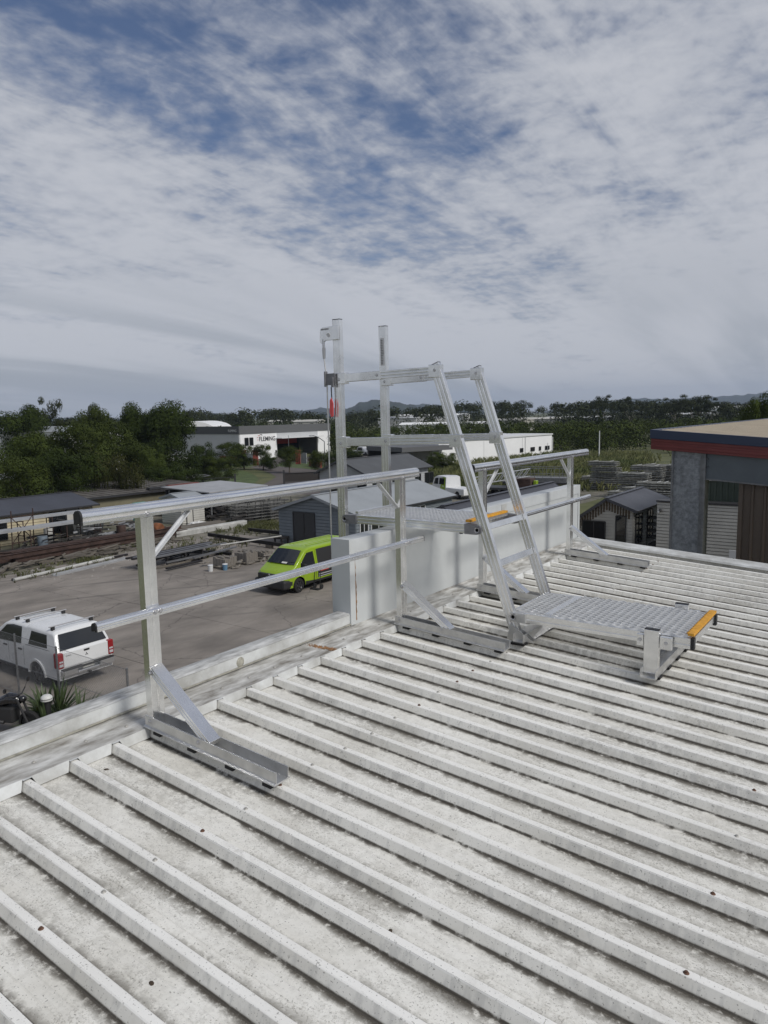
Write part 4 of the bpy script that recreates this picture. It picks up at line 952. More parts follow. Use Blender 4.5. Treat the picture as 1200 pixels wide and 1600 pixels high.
# blue-grey cabin behind the van
A = ony(438, 848, 32); xl = -29.5; xr_ = -23.4
gc = cabin('cabin', 'blue-grey weatherboard cabin with grey roof and charcoal double doors behind the van', 'cabin', xl, xr_, 32, 43.0, 2.22, 3.12, M_gboard, M_rgrey, .20)
dd = opening(gc, 'double_door', (xl, 32), (xr_, 32), 1.25, 3.0, .08, 2.05, M_frame, mat('charcoal_door', (0.035, 0.037, 0.04), .5), 1, True)
MB().box(xl+2.24, xl+2.31, 31.94, 31.96, .82, 1.10).build('lock_plate', M_wfr, dd)
for u0, u1 in ((.3, 1.1), (1.4, 2.9), (3.5, 5.2), (6.2, 7.4)): opening(gc, 'window', (xr_, 32), (xr_, 43), u0, u1, .9, 1.95, M_wfr, M_glass, 1)
MB().box(xr_-.09, xr_+.03, 31.95, 32.0, 0, 2.2).build('corner_trim', M_gboard, gc)
# pale weatherboard house further back
YH = 52
xa = ony(500, 742, YH).x; xb = ony(571, 742, YH).x; zeh = ony(535, 738, YH).z+G; zrh = ony(537, 719, YH).z+G; yend = onx(668, 734, xb).y
gh = cabin('cabin', 'pale grey weatherboard cabin with dark grey roof, second behind the van', 'cabin', xa, xb, YH, min(yend, 66), zeh, zrh, M_lboard, mat('slate_roof', (0.072, 0.076, 0.080), .6, 0, .1, .6), .22, ov=.4)
for u0, u1 in ((1.0, 2.4), (4.2, 6.0), (8.2, 9.2), (10.0, 11.6)): opening(gh, 'window', (xb, YH), (xb, yend), u0, u1, .8, 1.9, M_frame, M_glass, 1)
for u0, u1 in ((1.2, 3.0), (4.6, 5.6)): opening(gh, 'window', (xa, YH), (xb, YH), u0, u1, .7, 1.8, M_frame, M_glass, 1)
# cream shed at the left
cs = cabin('shed', 'cream weatherboard shed with charcoal roof behind the rusty steel stacks', 'shed', -50.8, -44.5, 12, 28.6, 2.0, 2.62, M_cream, M_rdark, .19, ov=.35)
opening(cs, 'window', (-44.5, 12), (-44.5, 28.6), 13.3, 14.5, .35, 1.75, M_frame, M_glass, 1); opening(cs, 'door', (-44.5, 12), (-44.5, 28.6), 14.55, 15.5, .05, 1.85, M_frame, M_offw, 0, True)
opening(cs, 'window', (-44.5, 12), (-44.5, 28.6), 9.2, 10.4, .4, 1.6, M_frame, M_glass, 1); opening(cs, 'window', (-44.5, 12), (-44.5, 28.6), 4.2, 5.6, .4, 1.6, M_frame, M_glass, 1)
# old long shed behind with clutter on its roof
t = thing('long_shed', 'long low shed with weathered flat metal roof behind the turquoise container', 'shed', (0, 0, -G))
MB().box(-56, -48.2, 30.2, 42.5, 0, 1.95).build('wall', mat('drab_yellow_wall', (0.17, 0.155, 0.10), .8, 0, .2, .6), t)
b = MB(); b.add([(-47.9, 29.9, 2.02), (-47.9, 42.8, 2.02), (-56.3, 42.8, 2.35), (-56.3, 29.9, 2.35), (-47.9, 29.9, 1.94), (-47.9, 42.8, 1.94), (-56.3, 42.8, 2.27), (-56.3, 29.9, 2.27)], [(0,1,2,3),(7,6,5,4),(0,4,5,1),(1,5,6,2),(2,6,7,3),(3,7,4,0)]); ro = b.build('roof', M_rbrown, t)
b = MB(); b.box(-47.95, -47.80, 29.9, 42.8, 1.90, 2.06); b.build('gutter', M_frame, ro)
for i in range(16): MB().bar((-47.9, 30.4+i*.8, 2.035), (-56.2, 30.4+i*.8, 2.365), .05, .03).build('roof_rib', M_rbrown, ro)
for i, (y, l, m, h, lab) in enumerate(((38.2, 3.4, M_seat, .16, 'red sheet stack lying on the long shed roof'), (36.3, 4.6, M_frame, .12, 'dark steel length lying on the long shed roof beside the red stack'))):
    z = 2.06+.04; o = MB().box(0, .5, 0, l, 0, h).box(.06, .44, .05, l-.05, h+.003, h+.05).build('roof_sheet_stack', mat('faded_red', (0.17, 0.055, 0.045), .8) if i == 0 else m, None); o.location = (-48.75, y, -G+z); tag(o, lab, 'sheet stack')
# turquoise container
t = thing('container', 'turquoise steel container beside the white weatherboard hut', 'container', (-44.8, 33.0, -G)); t.scale = (.45, .32, .78)
M_tq = mat('turquoise_paint', (0.10, 0.30, 0.25), .6, 0, .15, 1); MB().box(-1.2, 1.15, -1.6, 1.6, .12, 1.98).build('body', M_tq, t)
for k in range(11): MB().box(1.15, 1.185, -1.5+k*.29, -1.36+k*.29, .2, 1.9).build('corrugation', M_tq, t)
MB().box(-1.22, 1.2, -1.62, 1.62, 1.98, 2.06).build('top_rail', M_tq, t); MB().box(-1.22, 1.2, -1.62, 1.62, .0, .12).build('bottom_rail', M_trim, t)
# white hut
hw = cabin('hut', 'small white weatherboard hut next to the open-fronted dark shed', 'hut', -43.6, -41.3, 33.9, 36.0, 1.95, 2.25, M_offw, M_rgrey, .17, ov=.12)
opening(hw, 'door', (-41.3, 33.9), (-41.3, 36.0), .35, .95, .05, 1.75, M_frame, M_offw, 0, True)
# open-fronted shed with pale roof and heaps inside
t = thing('open_shed', 'open-fronted shed with pale sheet roof and dark heaped interior', 'shed', (0, 0, -G))
for x, y in ((-41.0, 36.5), (-41.0, 39.2), (-41.0, 42.0), (-46, 36.5), (-46, 42.0)): MB().tube((x, y, -.1), (x, y, 2.2), .06, 8).build('post', M_galv, t)
MB().box(-46.2, -46.1, 36.3, 42.2, 0, 2.2).build('back_wall', M_frame, t)
b = MB(); b.add([(-40.7, 36.1, 2.28), (-40.7, 42.4, 2.28), (-46.5, 42.4, 2.45), (-46.5, 36.1, 2.45), (-40.7, 36.1, 2.20), (-40.7, 42.4, 2.20), (-46.5, 42.4, 2.37), (-46.5, 36.1, 2.37)], [(0,1,2,3),(7,6,5,4),(0,4,5,1),(1,5,6,2),(2,6,7,3),(3,7,4,0)]); b.build('roof', mat('pale_roof', (0.34, 0.345, 0.35), .45, .1, .1, 1), t)
rq = random.Random(31); M_scrap = mat('scrap_metal', (0.045, 0.042, 0.04), .8, .2, .6, 1.2)
b = MB()
for i in range(150):
    x, y, z = rq.uniform(-45.6, -40.5), rq.uniform(36.6, 41.9), rq.uniform(.05, 1.5)*rq.random()+.1; l = rq.uniform(.4, 1.8); a = rq.uniform(0, 6.28); e = rq.uniform(-.3, .3)
    b.bar((x, y, z), (x+l*math.cos(a), y+l*math.sin(a), z+l*e), rq.uniform(.05, .3), rq.uniform(.03, .12))
o = b.build('scrap_heap', M_scrap, None); o.location = (0, 0, -G); tag(o, 'tangled heap of dark scrap inside the open-fronted shed', 'scrap', None, 'stuff')

# FLEMING factory beside the street
M_fw = mat('factory_white', (0.80, 0.805, 0.80), .6, 0, .04, .3); M_fg = mat('factory_grey', (0.46, 0.47, 0.475), .6, 0, .06, .3); M_band_shaded = mat('fascia_shaded', (0.062, 0.064, 0.066), .6); M_band2 = mat('fascia_grey', (0.105, 0.108, 0.11), .6)
cx0, cy0 = gp(375, 719).x, gp(375, 719).y
ztp = ony(375, 666, cy0).z+G; xL = ony(270, 668, cy0).x; yF = onx(516, 700, cx0).y
def yat(px): return onx(px, 700, cx0).y
t = thing('factory', 'white and grey factory with dark fascia and FLEMING lettering beyond the driveway', 'factory', (0, 0, -G))
ya, yb = yat(433), yat(497)
MB().box(xL, cx0-.02, cy0, cy0+.3, 0, ztp-1.3).build('side_wall', M_fg, t)
MB().box(cx0-.3, cx0, cy0+.301, ya, 0, ztp-1.3).build('front_wall', M_fw, t); MB().box(cx0-.3, cx0, yb, yF, 0, ztp-1.3).build('front_wall', M_fw, t)
MB().box(xL, xL+.3, cy0+.31, yF, 0, ztp-1.3).build('back_wall', M_fg, t); MB().box(xL+.3, cx0-.3, yF-.3, yF, 0, ztp-1.3).build('end_wall', M_fg, t)
MB().box(cx0-.29, cx0-.01, ya, yb, ztp-2.55, ztp-1.3).build('door_header', M_fg, t)
MB().box(xL, cx0+.12, cy0-.12, cy0+.02, ztp-1.45, ztp).build('fascia', M_band_shaded, t); MB().box(cx0-.02, cx0+.14, cy0+.021, yF+.1, ztp-1.45, ztp+.02).build('fascia', M_band2, t)  # one fascia; shade of the turned side is put into its darker colour
MB().box(xL, cx0-.05, cy0+.05, yF, ztp-.5, ztp-.42).build('roof', M_rgrey, t)
MB().box(xL+.3, cx0-8, cy0+8, yF-1, 0, ztp-1.5).build('inner_block', M_shade, t)
MB().box(cx0-.02, cx0+1.6, ya-.2, yb+.2, ztp-2.62, ztp-2.50).build('awning', M_wfr, t)
MB().box(cx0-6, cx0-5.9, ya+5, yb, ztp-4.0, ztp-2.7).build('hoist_beam', M_seat, t)
for u in (382.5, 390): 
    y0_ = yat(u); opening(t, 'window', (cx0+.005, cy0), (cx0+.005, yF), y0_-cy0, y0_-cy0+.95, ztp-3.65, ztp-2.2, M_frame, M_glass, 0)
M_let = mat('sign_charcoal', (0.035, 0.035, 0.037), .5); M_logo = mat('sign_red', (0.42, 0.04, 0.03), .5)
hL = (yat(430.5)-yat(405))
me = text_mesh('FLEMING', 1.0, .02, M_let, 1.0, .008); wid = max(v.co.x for v in me.vertices); s_ = hL/wid
o = link('lettering', me, t, (cx0+.03, yat(405), ztp-2.95), (R(90), 0, R(90)), (s_, s_*1.05, s_))
y0_ = yat(402)
for (a, z, w_, h) in ((.35, -1.95, .7, .10), (.95, -1.75, .75, .10), (0, -2.3, .42, .10), (.1, -2.75, .35, .1), (1.6, -1.95, .10, .3)): MB().box(cx0+.03, cx0+.06, y0_+a*.8, y0_+(a+w_)*.8, ztp+z-.0, ztp+z+h*.8).build('logo_bar', M_logo if a < .9 else M_let, t)

me2 = text_mesh('FLEMING', 1.0, .02, M_wfr, 1.0); wid = max(v.co.x for v in me2.vertices); x0_ = ony(357, 673, cy0).x; x1_ = ony(370, 673, cy0).x; s_ = (x1_-x0_)/wid
link('lettering', me2, t, (x0_, cy0-.14, ztp-1.05), (R(90), 0, 0), (s_, s_*1.1, s_))
MB().box(cx0+.003, cx0+.08, yat(430), yat(430)+.35, .9, 1.4).build('meter_box', M_trim, t)
# white vaulted roof beyond the factory
pv = col(298, 190); vt = thing('vaulted_hall', 'white vaulted roof rising behind the dark fascia of the lettered factory', 'hall', (pv.x, pv.y, -G), R(38))
v = []; f = []
for i in range(13):
    a = math.pi*i/12; 
    for y in (0, 26): v.append((-6*math.cos(a), y, 4.6+2.5*math.sin(a)))
for i in range(12): f.append((2*i, 2*i+2, 2*i+3, 2*i+1))
f.append(tuple(range(0, 26, 2))); f.append(tuple(range(25, 0, -2)))
MB().add(v, f).build('vault', mat('bright_white_roof', (0.75, 0.75, 0.75), .5), vt, smooth=30); MB().box(-6, 6, 0, 26, 0, 4.6).build('wall', M_fg, vt)
# long white warehouse to the right
def longbox(label, name, cat, q0, q1, h, dep, m, roofm, wins=(), z0=0):
    a = gp(*q0); e = gp(*q1); d = (e-a); L_ = d.length; ang = math.atan2(d.y, d.x)
    t = thing(name, label, cat, (a.x, a.y, -G), ang)
    MB().box(0, L_, 0, dep, 0, h).build('wall', m, t); MB().box(-.15, L_+.15, -.15, dep+.15, h, h+.22).build('parapet_trim', roofm, t)
    for (u0, u1, za, zb) in wins: opening(t, 'window', (0, -.004), (L_, -.004), u0*L_, u1*L_, za, zb, M_frame, M_glass, 1)
    n = int(L_/6)
    for i in range(1, n): MB().box(i*6-.04, i*6+.04, -.04, -.002, 0, h).build('panel_joint', roofm, t)
    return t, L_
wh, L_ = longbox('long low white warehouse with a row of small dark windows behind the ladder', 'long_warehouse', 'warehouse', (686, 731), (862, 711), 3.7, 14, M_fw, M_wfr, [(.67, .70, 1.1, 1.75), (.775, .815, 1.1, 1.75), (.86, .88, 1.1, 1.75), (.925, .97, 1.1, 1.75)])
MB().tube((L_+.1, -.1, 0), (L_+.1, -.1, 3.3), .08).build('downpipe', M_wfr, wh); MB().tube((L_*.72, -.1, 0), (L_*.72, -.1, 3.6), .05).build('downpipe', M_wfr, wh); MB().tube((L_*.95, -.1, 0), (L_*.95, -.1, 2.3), .04).build('downpipe', M_wfr, wh)
p = gp(660, 733); cp = thing('carport', 'flat grey carport on a square pier beside the long white warehouse', 'carport', (p.x, p.y, -G), R(70))
MB().box(-5, 4, -2, 7, 2.7, 3.35).build('roof', M_band2, cp); MB().box(.6, 1.5, -1.6, -.8, 0, 2.7).build('pier', M_fg, cp); MB().box(-4.6, -4.2, -1.6, -1.2, 0, 2.7).build('pier', M_fg, cp); MB().box(-4.9, 3.9, 6.5, 6.9, 0, 2.7).build('back_wall', M_frame, cp)
# far pale factories among the trees
for k, (px, py, d, wd, h, ang, m, lab) in enumerate(((668, 648, 330, 34, 6.5, 20, M_fw, 'far white factory with grey end wall framed by the ladder stile'), (620, 652, 300, 16, 5.2, 20, M_fg, 'far grey factory block left of the white one between the uprights'), (690, 661, 250, 30, 3.2, 20, M_fw, 'low far white roof in front of the far white factory'),
        (845, 655, 330, 26, 5.0, 10, M_offw, 'far off-white factory roof beyond the scrub belt'), (905, 655, 330, 30, 5.2, 10, M_fg, 'far grey shed roof beside the dark cone-shaped tree'), (1140, 645, 420, 18, 8.5, 0, M_fw, 'far white building peeping through trees above the red fascia'), (452, 659, 330, 20, 6, 30, M_offw, 'far beige building among trees above the factory roof'), (478, 657, 260, 9, 5.6, 30, M_offw, 'far cream block half hidden by trees above the factory roof'), (22, 671, 112, 17, 5.0, 20, M_fw, 'white flat-roofed building behind the bushy trees at the left'), (1075, 651, 380, 22, 5.6, 0, M_fg, 'far grey shed low behind the tall gum trees'), (790, 657, 300, 14, 5.0, 0, M_offw, 'far pale shed low between the ladder stiles'))):
    p = col(px, d); t = thing('distant_building', lab, 'building', (p.x, p.y, -G), R(ang)); zt = (CAM+ray(px, py)*(d/math.hypot(*ray(px, py).xy))).z+G; h = max(h, zt)
    MB().box(-wd/2, wd/2, 0, 12, 0, h-.4).build('wall', m, t); b = MB(); b.add([(-wd/2-.3, -.3, h-.4), (wd/2+.3, -.3, h-.4), (wd/2+.3, 12.3, h-.4), (-wd/2-.3, 12.3, h-.4), (-wd/2-.3, 6, h+.3), (wd/2+.3, 6, h+.3)], [(0,1,5,4),(2,3,4,5),(1,2,5),(3,0,4)]); b.build('roof', m if k != 8 else M_rgrey, t)
    for i in range(4): MB().box(-wd/2+wd*(i+.3)/4, -wd/2+wd*(i+.55)/4, -.06, -.01, 1.0, 2.4).build('window', M_glass, t)

# right-hand cabin with porch gable, cream cabin, green shed
ct = cabin('cabin', 'cream weatherboard cabin with charcoal roof and open dark doorway past the roof end', 'cabin', -13.2, -9.55, 39.0, 45.2, 2.52, 3.02, M_offw, M_rdark, .17, xr=-10.95, ov=.32, zeL=1.42)
opening(ct, 'doorway', (-13.2, 39), (-9.55, 39), .85, 2.15, .05, 1.72, M_frame, M_shade, 1, True)  # black sheet paints the shade inside; no door leaf hangs here
b = MB(); rq = random.Random(13)
for i in range(22):
    x = -13.0+i*.155; zz = 1.42+(3.02-1.42)*min(1, (x+13.2)/2.25) if x < -10.95 else 3.02-(x+10.95)/1.4*.5
    b.box(x-.05, x+.05, 38.93, 38.97, zz-.62, zz-.10)
b.build('gable_battens', mat('bare_timber', (0.10, 0.075, 0.05), .85, 0, .4, 5), ct)
for u0, u1 in ((.3, 1.5), (2.6, 3.6)): opening(ct, 'window', (-9.55, 39), (-9.55, 45.2), u0, u1, .55, 2.15, M_frame, M_glass, 1)
opening(ct, 'window', (-13.2, 39), (-9.55, 39), 2.75, 3.3, .5, 2.1, M_frame, M_glass, 0)
lc = cabin('cabin', 'long cabin with low charcoal roof running behind the tall box parapet', 'cabin', -18.4, -12.75, 26.5, 38.4, 2.95, 3.82, M_offw, M_rdark, .17, xr=-14.05, ov=.25, zeL=2.2)
for u0, u1 in ((1.5, 2.7), (4.6, 6.2), (8.4, 9.6)): opening(lc, 'window', (-12.75, 26.5), (-12.75, 38.0), u0, u1, .8, 1.9, M_frame, M_glass, 1)
t = thing('cabin', 'cream weatherboard cabin with flat top seen under the red fascia', 'cabin', (0, 0, -G))
xa, xb = ony(1027, 800, 38).x, ony(1158, 800, 38).x+.6; zt = ony(1090, 787, 38).z+G
MB().box(xa, xb, 38.02, 38.7, 0, zt).build('wall', M_offw, t); quad_boards(None, (xa, 38), (xb, 38), .1, zt, .17, M_offw, t)
MB().box(xa-.05, xb+.1, 37.9, 38.75, zt, zt+.08).build('roof', M_frame, t); xd = ony(1099, 820, 38).x
opening(t, 'doorway', (xa, 37.995), (xb, 37.995), xd-xa-.25, xd-xa+.13, .05, ony(1099, 812, 38).z+G, M_frame, M_shade, 0, True)  # its black sheet stands for the unlit inside
xw = ony(1033, 797, 38).x
lamp = MB().lathe([(0, .1), (.06, .08), (.09, 0), (0, 0)], (xw, 37.88, zt-.45), 10).build('wall_lamp', M_trim, t); MB().box(xw-.14, xw-.05, 37.8, 37.98, zt-.55, zt-.47).build('lamp_arm', M_wfr, lamp)
p = ony(1146, 873, 36.5); pn = MB(); pn.box(-.2, .2, 0, .06, 0, 1.15); po = thing('panel_offcut', 'white drilled panel leaning by the brown cladding', 'panel', (p.x, 36.5, -G+.0)); pn.build('board', M_wfr, po); MB().box(-.25, .25, -.1, .3, -.02, .0).build('base', M_trim, po)
for z in (.25, .55, .75): MB().lathe([(0, -.005), (.025, -.005), (.025, 0)], (-.06+.05*(z > .3), -.002, z), 10, 'y').build('hole', M_shade, po)
po.location.z = -G; po.scale = (1, 1, 1)
t = thing('shed', 'green corrugated shed with white gutter seen under the red fascia', 'shed', (0, 0, -G)); xa, xb = ony(1060, 760, 39).x, ony(1170, 760, 39).x+8; zt = ony(1120, 733, 39).z+G
M_grn = mat('green_sheet', (0.055, 0.075, 0.055), .6, 0, .12, .6)
MB().box(xa, xb, 39, 46, 0, zt).build('wall', M_grn, t)
for i in range(60):
    x = xa+.1+i*.28
    if x < xb: MB().box(x, x+.08, 38.95, 38.998, 0, zt).build('corrugation', M_grn, t)
zg = ony(1120, 750, 38.9).z+G; MB().tube((xa, 38.9, zg), (xb, 38.9, zg), .06, 8).build('gutter', M_wfr, t)
MB().box(xa, xb, 38.8, 38.94, ony(1120, 786, 39).z+G-.3, ony(1120, 786, 39).z+G+.02).build('base_band', M_frame, t)

# neighbouring steel shed with blue and red fascia
NY = 9.2; s2 = 0.074; XC = -0.33
M_blue = mat('navy_trim', (0.022, 0.036, 0.075), .4); M_rd = mat('red_cladding', (0.17, 0.034, 0.032), .45, 0, .1, 3); M_sp = mat('spangled_zinc', (0.27, 0.285, 0.30), .5, .3, .36, 22, detail=3); M_bw = mat('brown_cladding', (0.115, 0.088, 0.066), .5, 0, .06, 2); M_sand = mat('sand_roof', (0.58, 0.51, 0.40), .6, 0, .1, 2)
nb = thing('steel_shed', 'neighbouring steel shed with navy and red fascia on a zinc column', 'shed')
def nz(x, z): return z-s2*(x-XC)
def slope_box(x0, x1, y0, y1, zb, zt):
    return MB().add([(x0,y0,nz(x0,zb)),(x1,y0,nz(x1,zb)),(x1,y1,nz(x1,zb)),(x0,y1,nz(x0,zb)),(x0,y0,nz(x0,zt)),(x1,y0,nz(x1,zt)),(x1,y1,nz(x1,zt)),(x0,y1,nz(x0,zt))], [(0,3,2,1),(4,5,6,7),(0,1,5,4),(1,2,6,5),(2,3,7,6),(3,0,4,7)])
slope_box(XC, 12, NY-.03, NY+.02, 0.935, 1.058).build('barge_capping', M_blue, nb, bevel=.004); slope_box(XC, XC+.05, NY+.021, 26, 0.935, 1.058).build('edge_capping', M_blue, nb, bevel=.004)
for i in range(4): slope_box(XC+.012, 12, NY-.012-.006*(i % 2), NY+.018, 0.786+i*.037, 0.786+(i+1)*.037).build('fascia_sheet', M_rd, nb, bevel=.003)
slope_box(XC+.015, XC+.04, NY+.02, 26, .79, .93).build('fascia_sheet', M_rd, nb)
slope_box(XC+.052, 12, NY+.022, 26, 1.0, 1.03).build('roof_deck', M_sand, nb)
for i in range(40):
    x = XC+.16+i*.30; 
    # ribs run down the slope, across x
for i in range(75):
    y = NY+.12+i*.22; slope_box(XC+.06, 12, y, y+.05, 1.031, 1.052).build('roof_rib', M_sand, nb)
b = MB()
for i in range(30): b.lathe([(0, .012), (.012, .01), (.016, 0)], (1.0+.22*i*.2, NY+1.5+i*.22, nz(1.0+.044*i, 1.052)), 6)
b.build('roof_screws', M_trim, nb, kind='stuff')
MB().box(-.02, .37, NY+.05, NY+.07, -G, .77).build('column_web', M_sp, nb); 
for x0, x1 in ((-.045, -.02), (.37, .40)): MB().box(x0, x1, NY+.02, NY+.26, -G, .775).build('column_flange', M_galv, nb, bevel=.003)
MB().box(.33, .37, NY+.03, NY+.05, -G, .76).build('column_lip', M_galv, nb)
b = MB(); 
slope_box(.40, 12, NY+.06, NY+.09, .45, .785).build('eave_beam', mat('zinc_beam', (0.13, 0.15, 0.165), .5, .4, .15, 2), nb)
slope_box(.40, 12, NY+.045, NY+.12, .43, .45).build('beam_lip', M_galv, nb)
for z in (.66, .56): MB().lathe([(0, .02), (.012, .018), (.014, 0)], (.42, NY+.045, z), 8, 'y').build('beam_bolt', zinc, nb)
xb0 = ony(1156, 780, NY+.13).x
MB().box(xb0, 11.8, NY+.13, NY+.16, -G, .40).build('brown_wall', M_bw, nb); MB().box(xb0-.012, xb0+.04, NY+.10, NY+.17, -G, .43).build('wall_corner_trim', M_bw, nb)
for i in range(60):
    x = xb0+.155+i*.150; MB().add([(x-.022,NY+.13,-G),(x-.012,NY+.105,-G),(x+.012,NY+.105,-G),(x+.022,NY+.13,-G),(x-.022,NY+.13,.40),(x-.012,NY+.105,.40),(x+.012,NY+.105,.40),(x+.022,NY+.13,.40)], [(0,1,5,4),(1,2,6,5),(2,3,7,6),(4,5,6,7)]).build('cladding_rib', M_bw, nb)
MB().box(11.5, 11.8, NY+.2, 26, -G, 0).build('end_wall', M_bw, nb)
for y in (17, 25.5): MB().box(-.02, .37, y, y+.25, -G, .70).build('column_web', M_sp, nb)
# ================================================================== yard clutter
M_rusty = mat('rusty_steel', (0.058, 0.034, 0.027), .85, .1, .5, 1.5); M_steel = mat('mill_steel', (0.20, 0.205, 0.215), .5, .5, .3, 1); M_pale = mat('pale_metal', (0.40, 0.41, 0.42), .5, .4, .2, 1); M_blk = mat('black_steel', (0.022, 0.02, 0.02), .6, .2, .3, 2); M_timb = mat('grey_timber', (0.13, 0.115, 0.095), .9, 0, .4, 3, stretch=(1, .3, 1)); M_conw = mat('pale_concrete', (0.42, 0.42, 0.40), .85, 0, .3, 1.5); M_brick = mat('old_brick', (0.21, 0.19, 0.165), .9, 0, .5, 4); M_bal = mat('red_brick', (0.24, 0.05, 0.035), .85, 0, .25, 3)
def ibeam(h=.25, w=.14, t=.02):
    return [(-w/2,-h/2),(w/2,-h/2),(w/2,-h/2+t),(t/2,-h/2+t),(t/2,h/2-t),(w/2,h/2-t),(w/2,h/2),(-w/2,h/2),(-w/2,h/2-t),(-t/2,h/2-t),(-t/2,-h/2+t),(-w/2,-h/2+t)]
def length(name, label, cat, prof, a, e, m, group=None, smooth=False):
    o = MB().prism(prof, (0,0,0), Vector(e)-Vector(a)).build(name, m, None, smooth); o.location = a; return tag(o, label, cat, group)
circ = lambda r, n=10: [(r*math.cos(2*math.pi*i/n), r*math.sin(2*math.pi*i/n)) for i in range(n)]
ring = lambda w, h: [(-w/2,-h/2),(w/2,-h/2),(w/2,h/2),(-w/2,h/2)]
def v3(x, y, h): return Vector((x, y, -G+h))
# pipes and channel along the edge of the concrete
pa, pb = gp(22, 909), gp(215, 867)
length('pipe', 'long white plastic pipe on the ground along the edge of the yard', 'pipe', circ(.09), v3(pa.x, pa.y, .09), v3(pb.x-.2, pb.y-1.5, .09), M_conw, smooth=40)
pa, pb = gp(85, 900), gp(200, 873)
length('steel_channel', 'flat pale steel channel lying beside the long white pipe', 'steel section', [(-.2,0),(.2,0),(.2,.1),(.18,.1),(.18,.02),(-.18,.02),(-.18,.1),(-.2,.1)], v3(pa.x, pa.y, .0), v3(pb.x, pb.y, .0), M_pale)
length('steel_channel', 'dark narrow steel length lying behind the long white pipe', 'steel section', ring(.12, .12), v3(pa.x-.75, pa.y-1.8, .06), v3(pb.x-.9, pb.y+.6, .06), M_blk)
# rusty beams
rq = random.Random(17); bear = []
lab = ['topmost rusty beam on the steel stack before the cream shed', 'rusty beam under the topmost one in the steel stack']
for i in range(9):
    x = -37.2-.34*(i % 5)+rq.uniform(-.05, .05); lay = i//5; y0 = 18.3+rq.uniform(-1.0, 1.2); y1 = y0+rq.uniform(9.5, 12.0); z = .30+lay*.29
    length('rusty_beam', 'long rusty I-beam in the stack before the cream shed', 'steel beam', ibeam(.26, .15, .025), v3(x, y0, z), v3(x, y1, z), M_rusty, 'rusty beams stacked on timber bearers')
for i, y in enumerate((20.5, 24.0, 27.5)):
    o = MB().box(-1.2, 1.0, -.08, .08, 0, .165).box(-1.15, .95, -.07, .07, .005, .16).build('timber_bearer', M_timb, None); o.location = v3(-37.9, y, 0); tag(o, 'timber bearer under the rusty beam stack', 'timber', 'bearers under the rusty beams')
# racks carrying long pale sections
for k, (x, y0, y1, z, lab, mm) in enumerate(((-41.2, 14.0, 27.6, 1.35, 'low steel rack loaded with long pale sections before the cream shed', M_pale), (-42.6, 19.6, 27.0, 1.75, 'taller rack with one wide pale plank close to the cream shed', M_pale))):
    t = thing('storage_rack', lab, 'rack', (0, 0, -G))
    n = 6 if k == 0 else 4
    for i in range(n):
        y = y0+.8+(y1-y0-1.6)*i/(n-1); b = MB(); b.tube((x-.35, y, 0), (x-.35, y, z), .035, 6); b.tube((x+.35, y, 0), (x+.35, y, z), .035, 6); b.tube((x-.4, y, z-.04), (x+.4, y, z-.04), .035, 6); b.tube((x-.35, y, z*.45), (x+.35, y, z*.45), .03, 6); b.build('trestle', M_rusty, t)
    for j in range(3 if k == 0 else 2):
        xx = x-.28+j*.30
        o = MB().box(xx-.13, xx+.13, y0+j*.7, y1-j*.5, -G+z+.003, -G+z+.13).box(xx-.10, xx+.10, y0+j*.7+.2, y1-j*.5-.2, -G+z+.133, -G+z+.16).build('long_section', mm, None); tag(o, ('long pale section lying on the low steel rack', 'wide pale plank lying on the taller rack')[k], 'steel section', ('sections on the low rack', 'planks on the taller rack')[k])
# leaning rusty frames at the far left
rq = random.Random(23)
for i in range(3):
    t = thing('scaffold_tower', 'rusty red scaffold frame standing against the pale rack', 'scaffold', (-42.0+.4*i, 17.2+1.9*i, -G), rq.uniform(-.2, .2), 'rusty frames before the cream shed')
    for y in (0, 1.5): MB().tube((0, y, 0), (.15, y, 2.6), .035, 6).build('standard', M_rusty, t)
    for z in (.6, 1.4, 2.2): MB().tube((.0+.058*z, 0, z), (.058*z, 1.5, z), .03, 6).build('ledger', M_rusty, t)
    MB().tube((.05, 0, .6), (.13, 1.5, 2.2), .025, 6).build('diagonal', M_rusty, t); MB().tube((.13, 0, 2.2), (.05, 1.5, .6), .025, 6).build('diagonal', M_rusty, t)
p = gp(180, 842); t = thing('skip_bin', 'dark grey steel bin standing past the end of the pale sections', 'bin', (p.x-3.2, p.y-.4, -G))
MB().add([(-.8,-1,.1),(.8,-1,.1),(.8,1,.1),(-.8,1,.1),(-.95,-1.25,1.25),(.95,-1.25,1.25),(.95,1.25,1.25),(-.95,1.25,1.25)], [(0,3,2,1),(0,1,5,4),(1,2,6,5),(2,3,7,6),(3,0,4,7)]).build('body', mat('bin_grey', (.075, .08, .08), .6, .1, .3, 2), t); b = MB(); b.bar((-.97,-1.27,1.25), (.97,-1.27,1.25), .08, .08); b.bar((.97,-1.27,1.25), (.97,1.27,1.25), .08, .08); b.bar((.97,1.27,1.25), (-.97,1.27,1.25), .08, .08); b.bar((-.97,1.27,1.25), (-.97,-1.27,1.25), .08, .08); b.build('rim', M_galv, t)
for y in (-.7, 0, .7): MB().bar((.80, y, .1), (.97, y, 1.22), .08, .06).build('stiffener', M_galv, t)
p = gp(240, 843); t = thing('rusty_machine', 'orange rusty machine part standing near the turquoise container', 'machine', p)
M_or = mat('orange_rust', (0.20, 0.075, 0.03), .9, 0, .4, 3)
MB().box(-.5, .5, -.9, .9, .12, .5).build('bed', M_or, t, bevel=.03); MB().lathe([(0,-.3),(.32,-.3),(.36,-.2),(.36,.2),(.32,.3),(0,.3)], (.1,.3,.72), 18, 'x').build('drum', M_or, t); MB().box(-.35,.35,-.8,-.2,.5,.95).build('housing', M_or, t, bevel=.04)
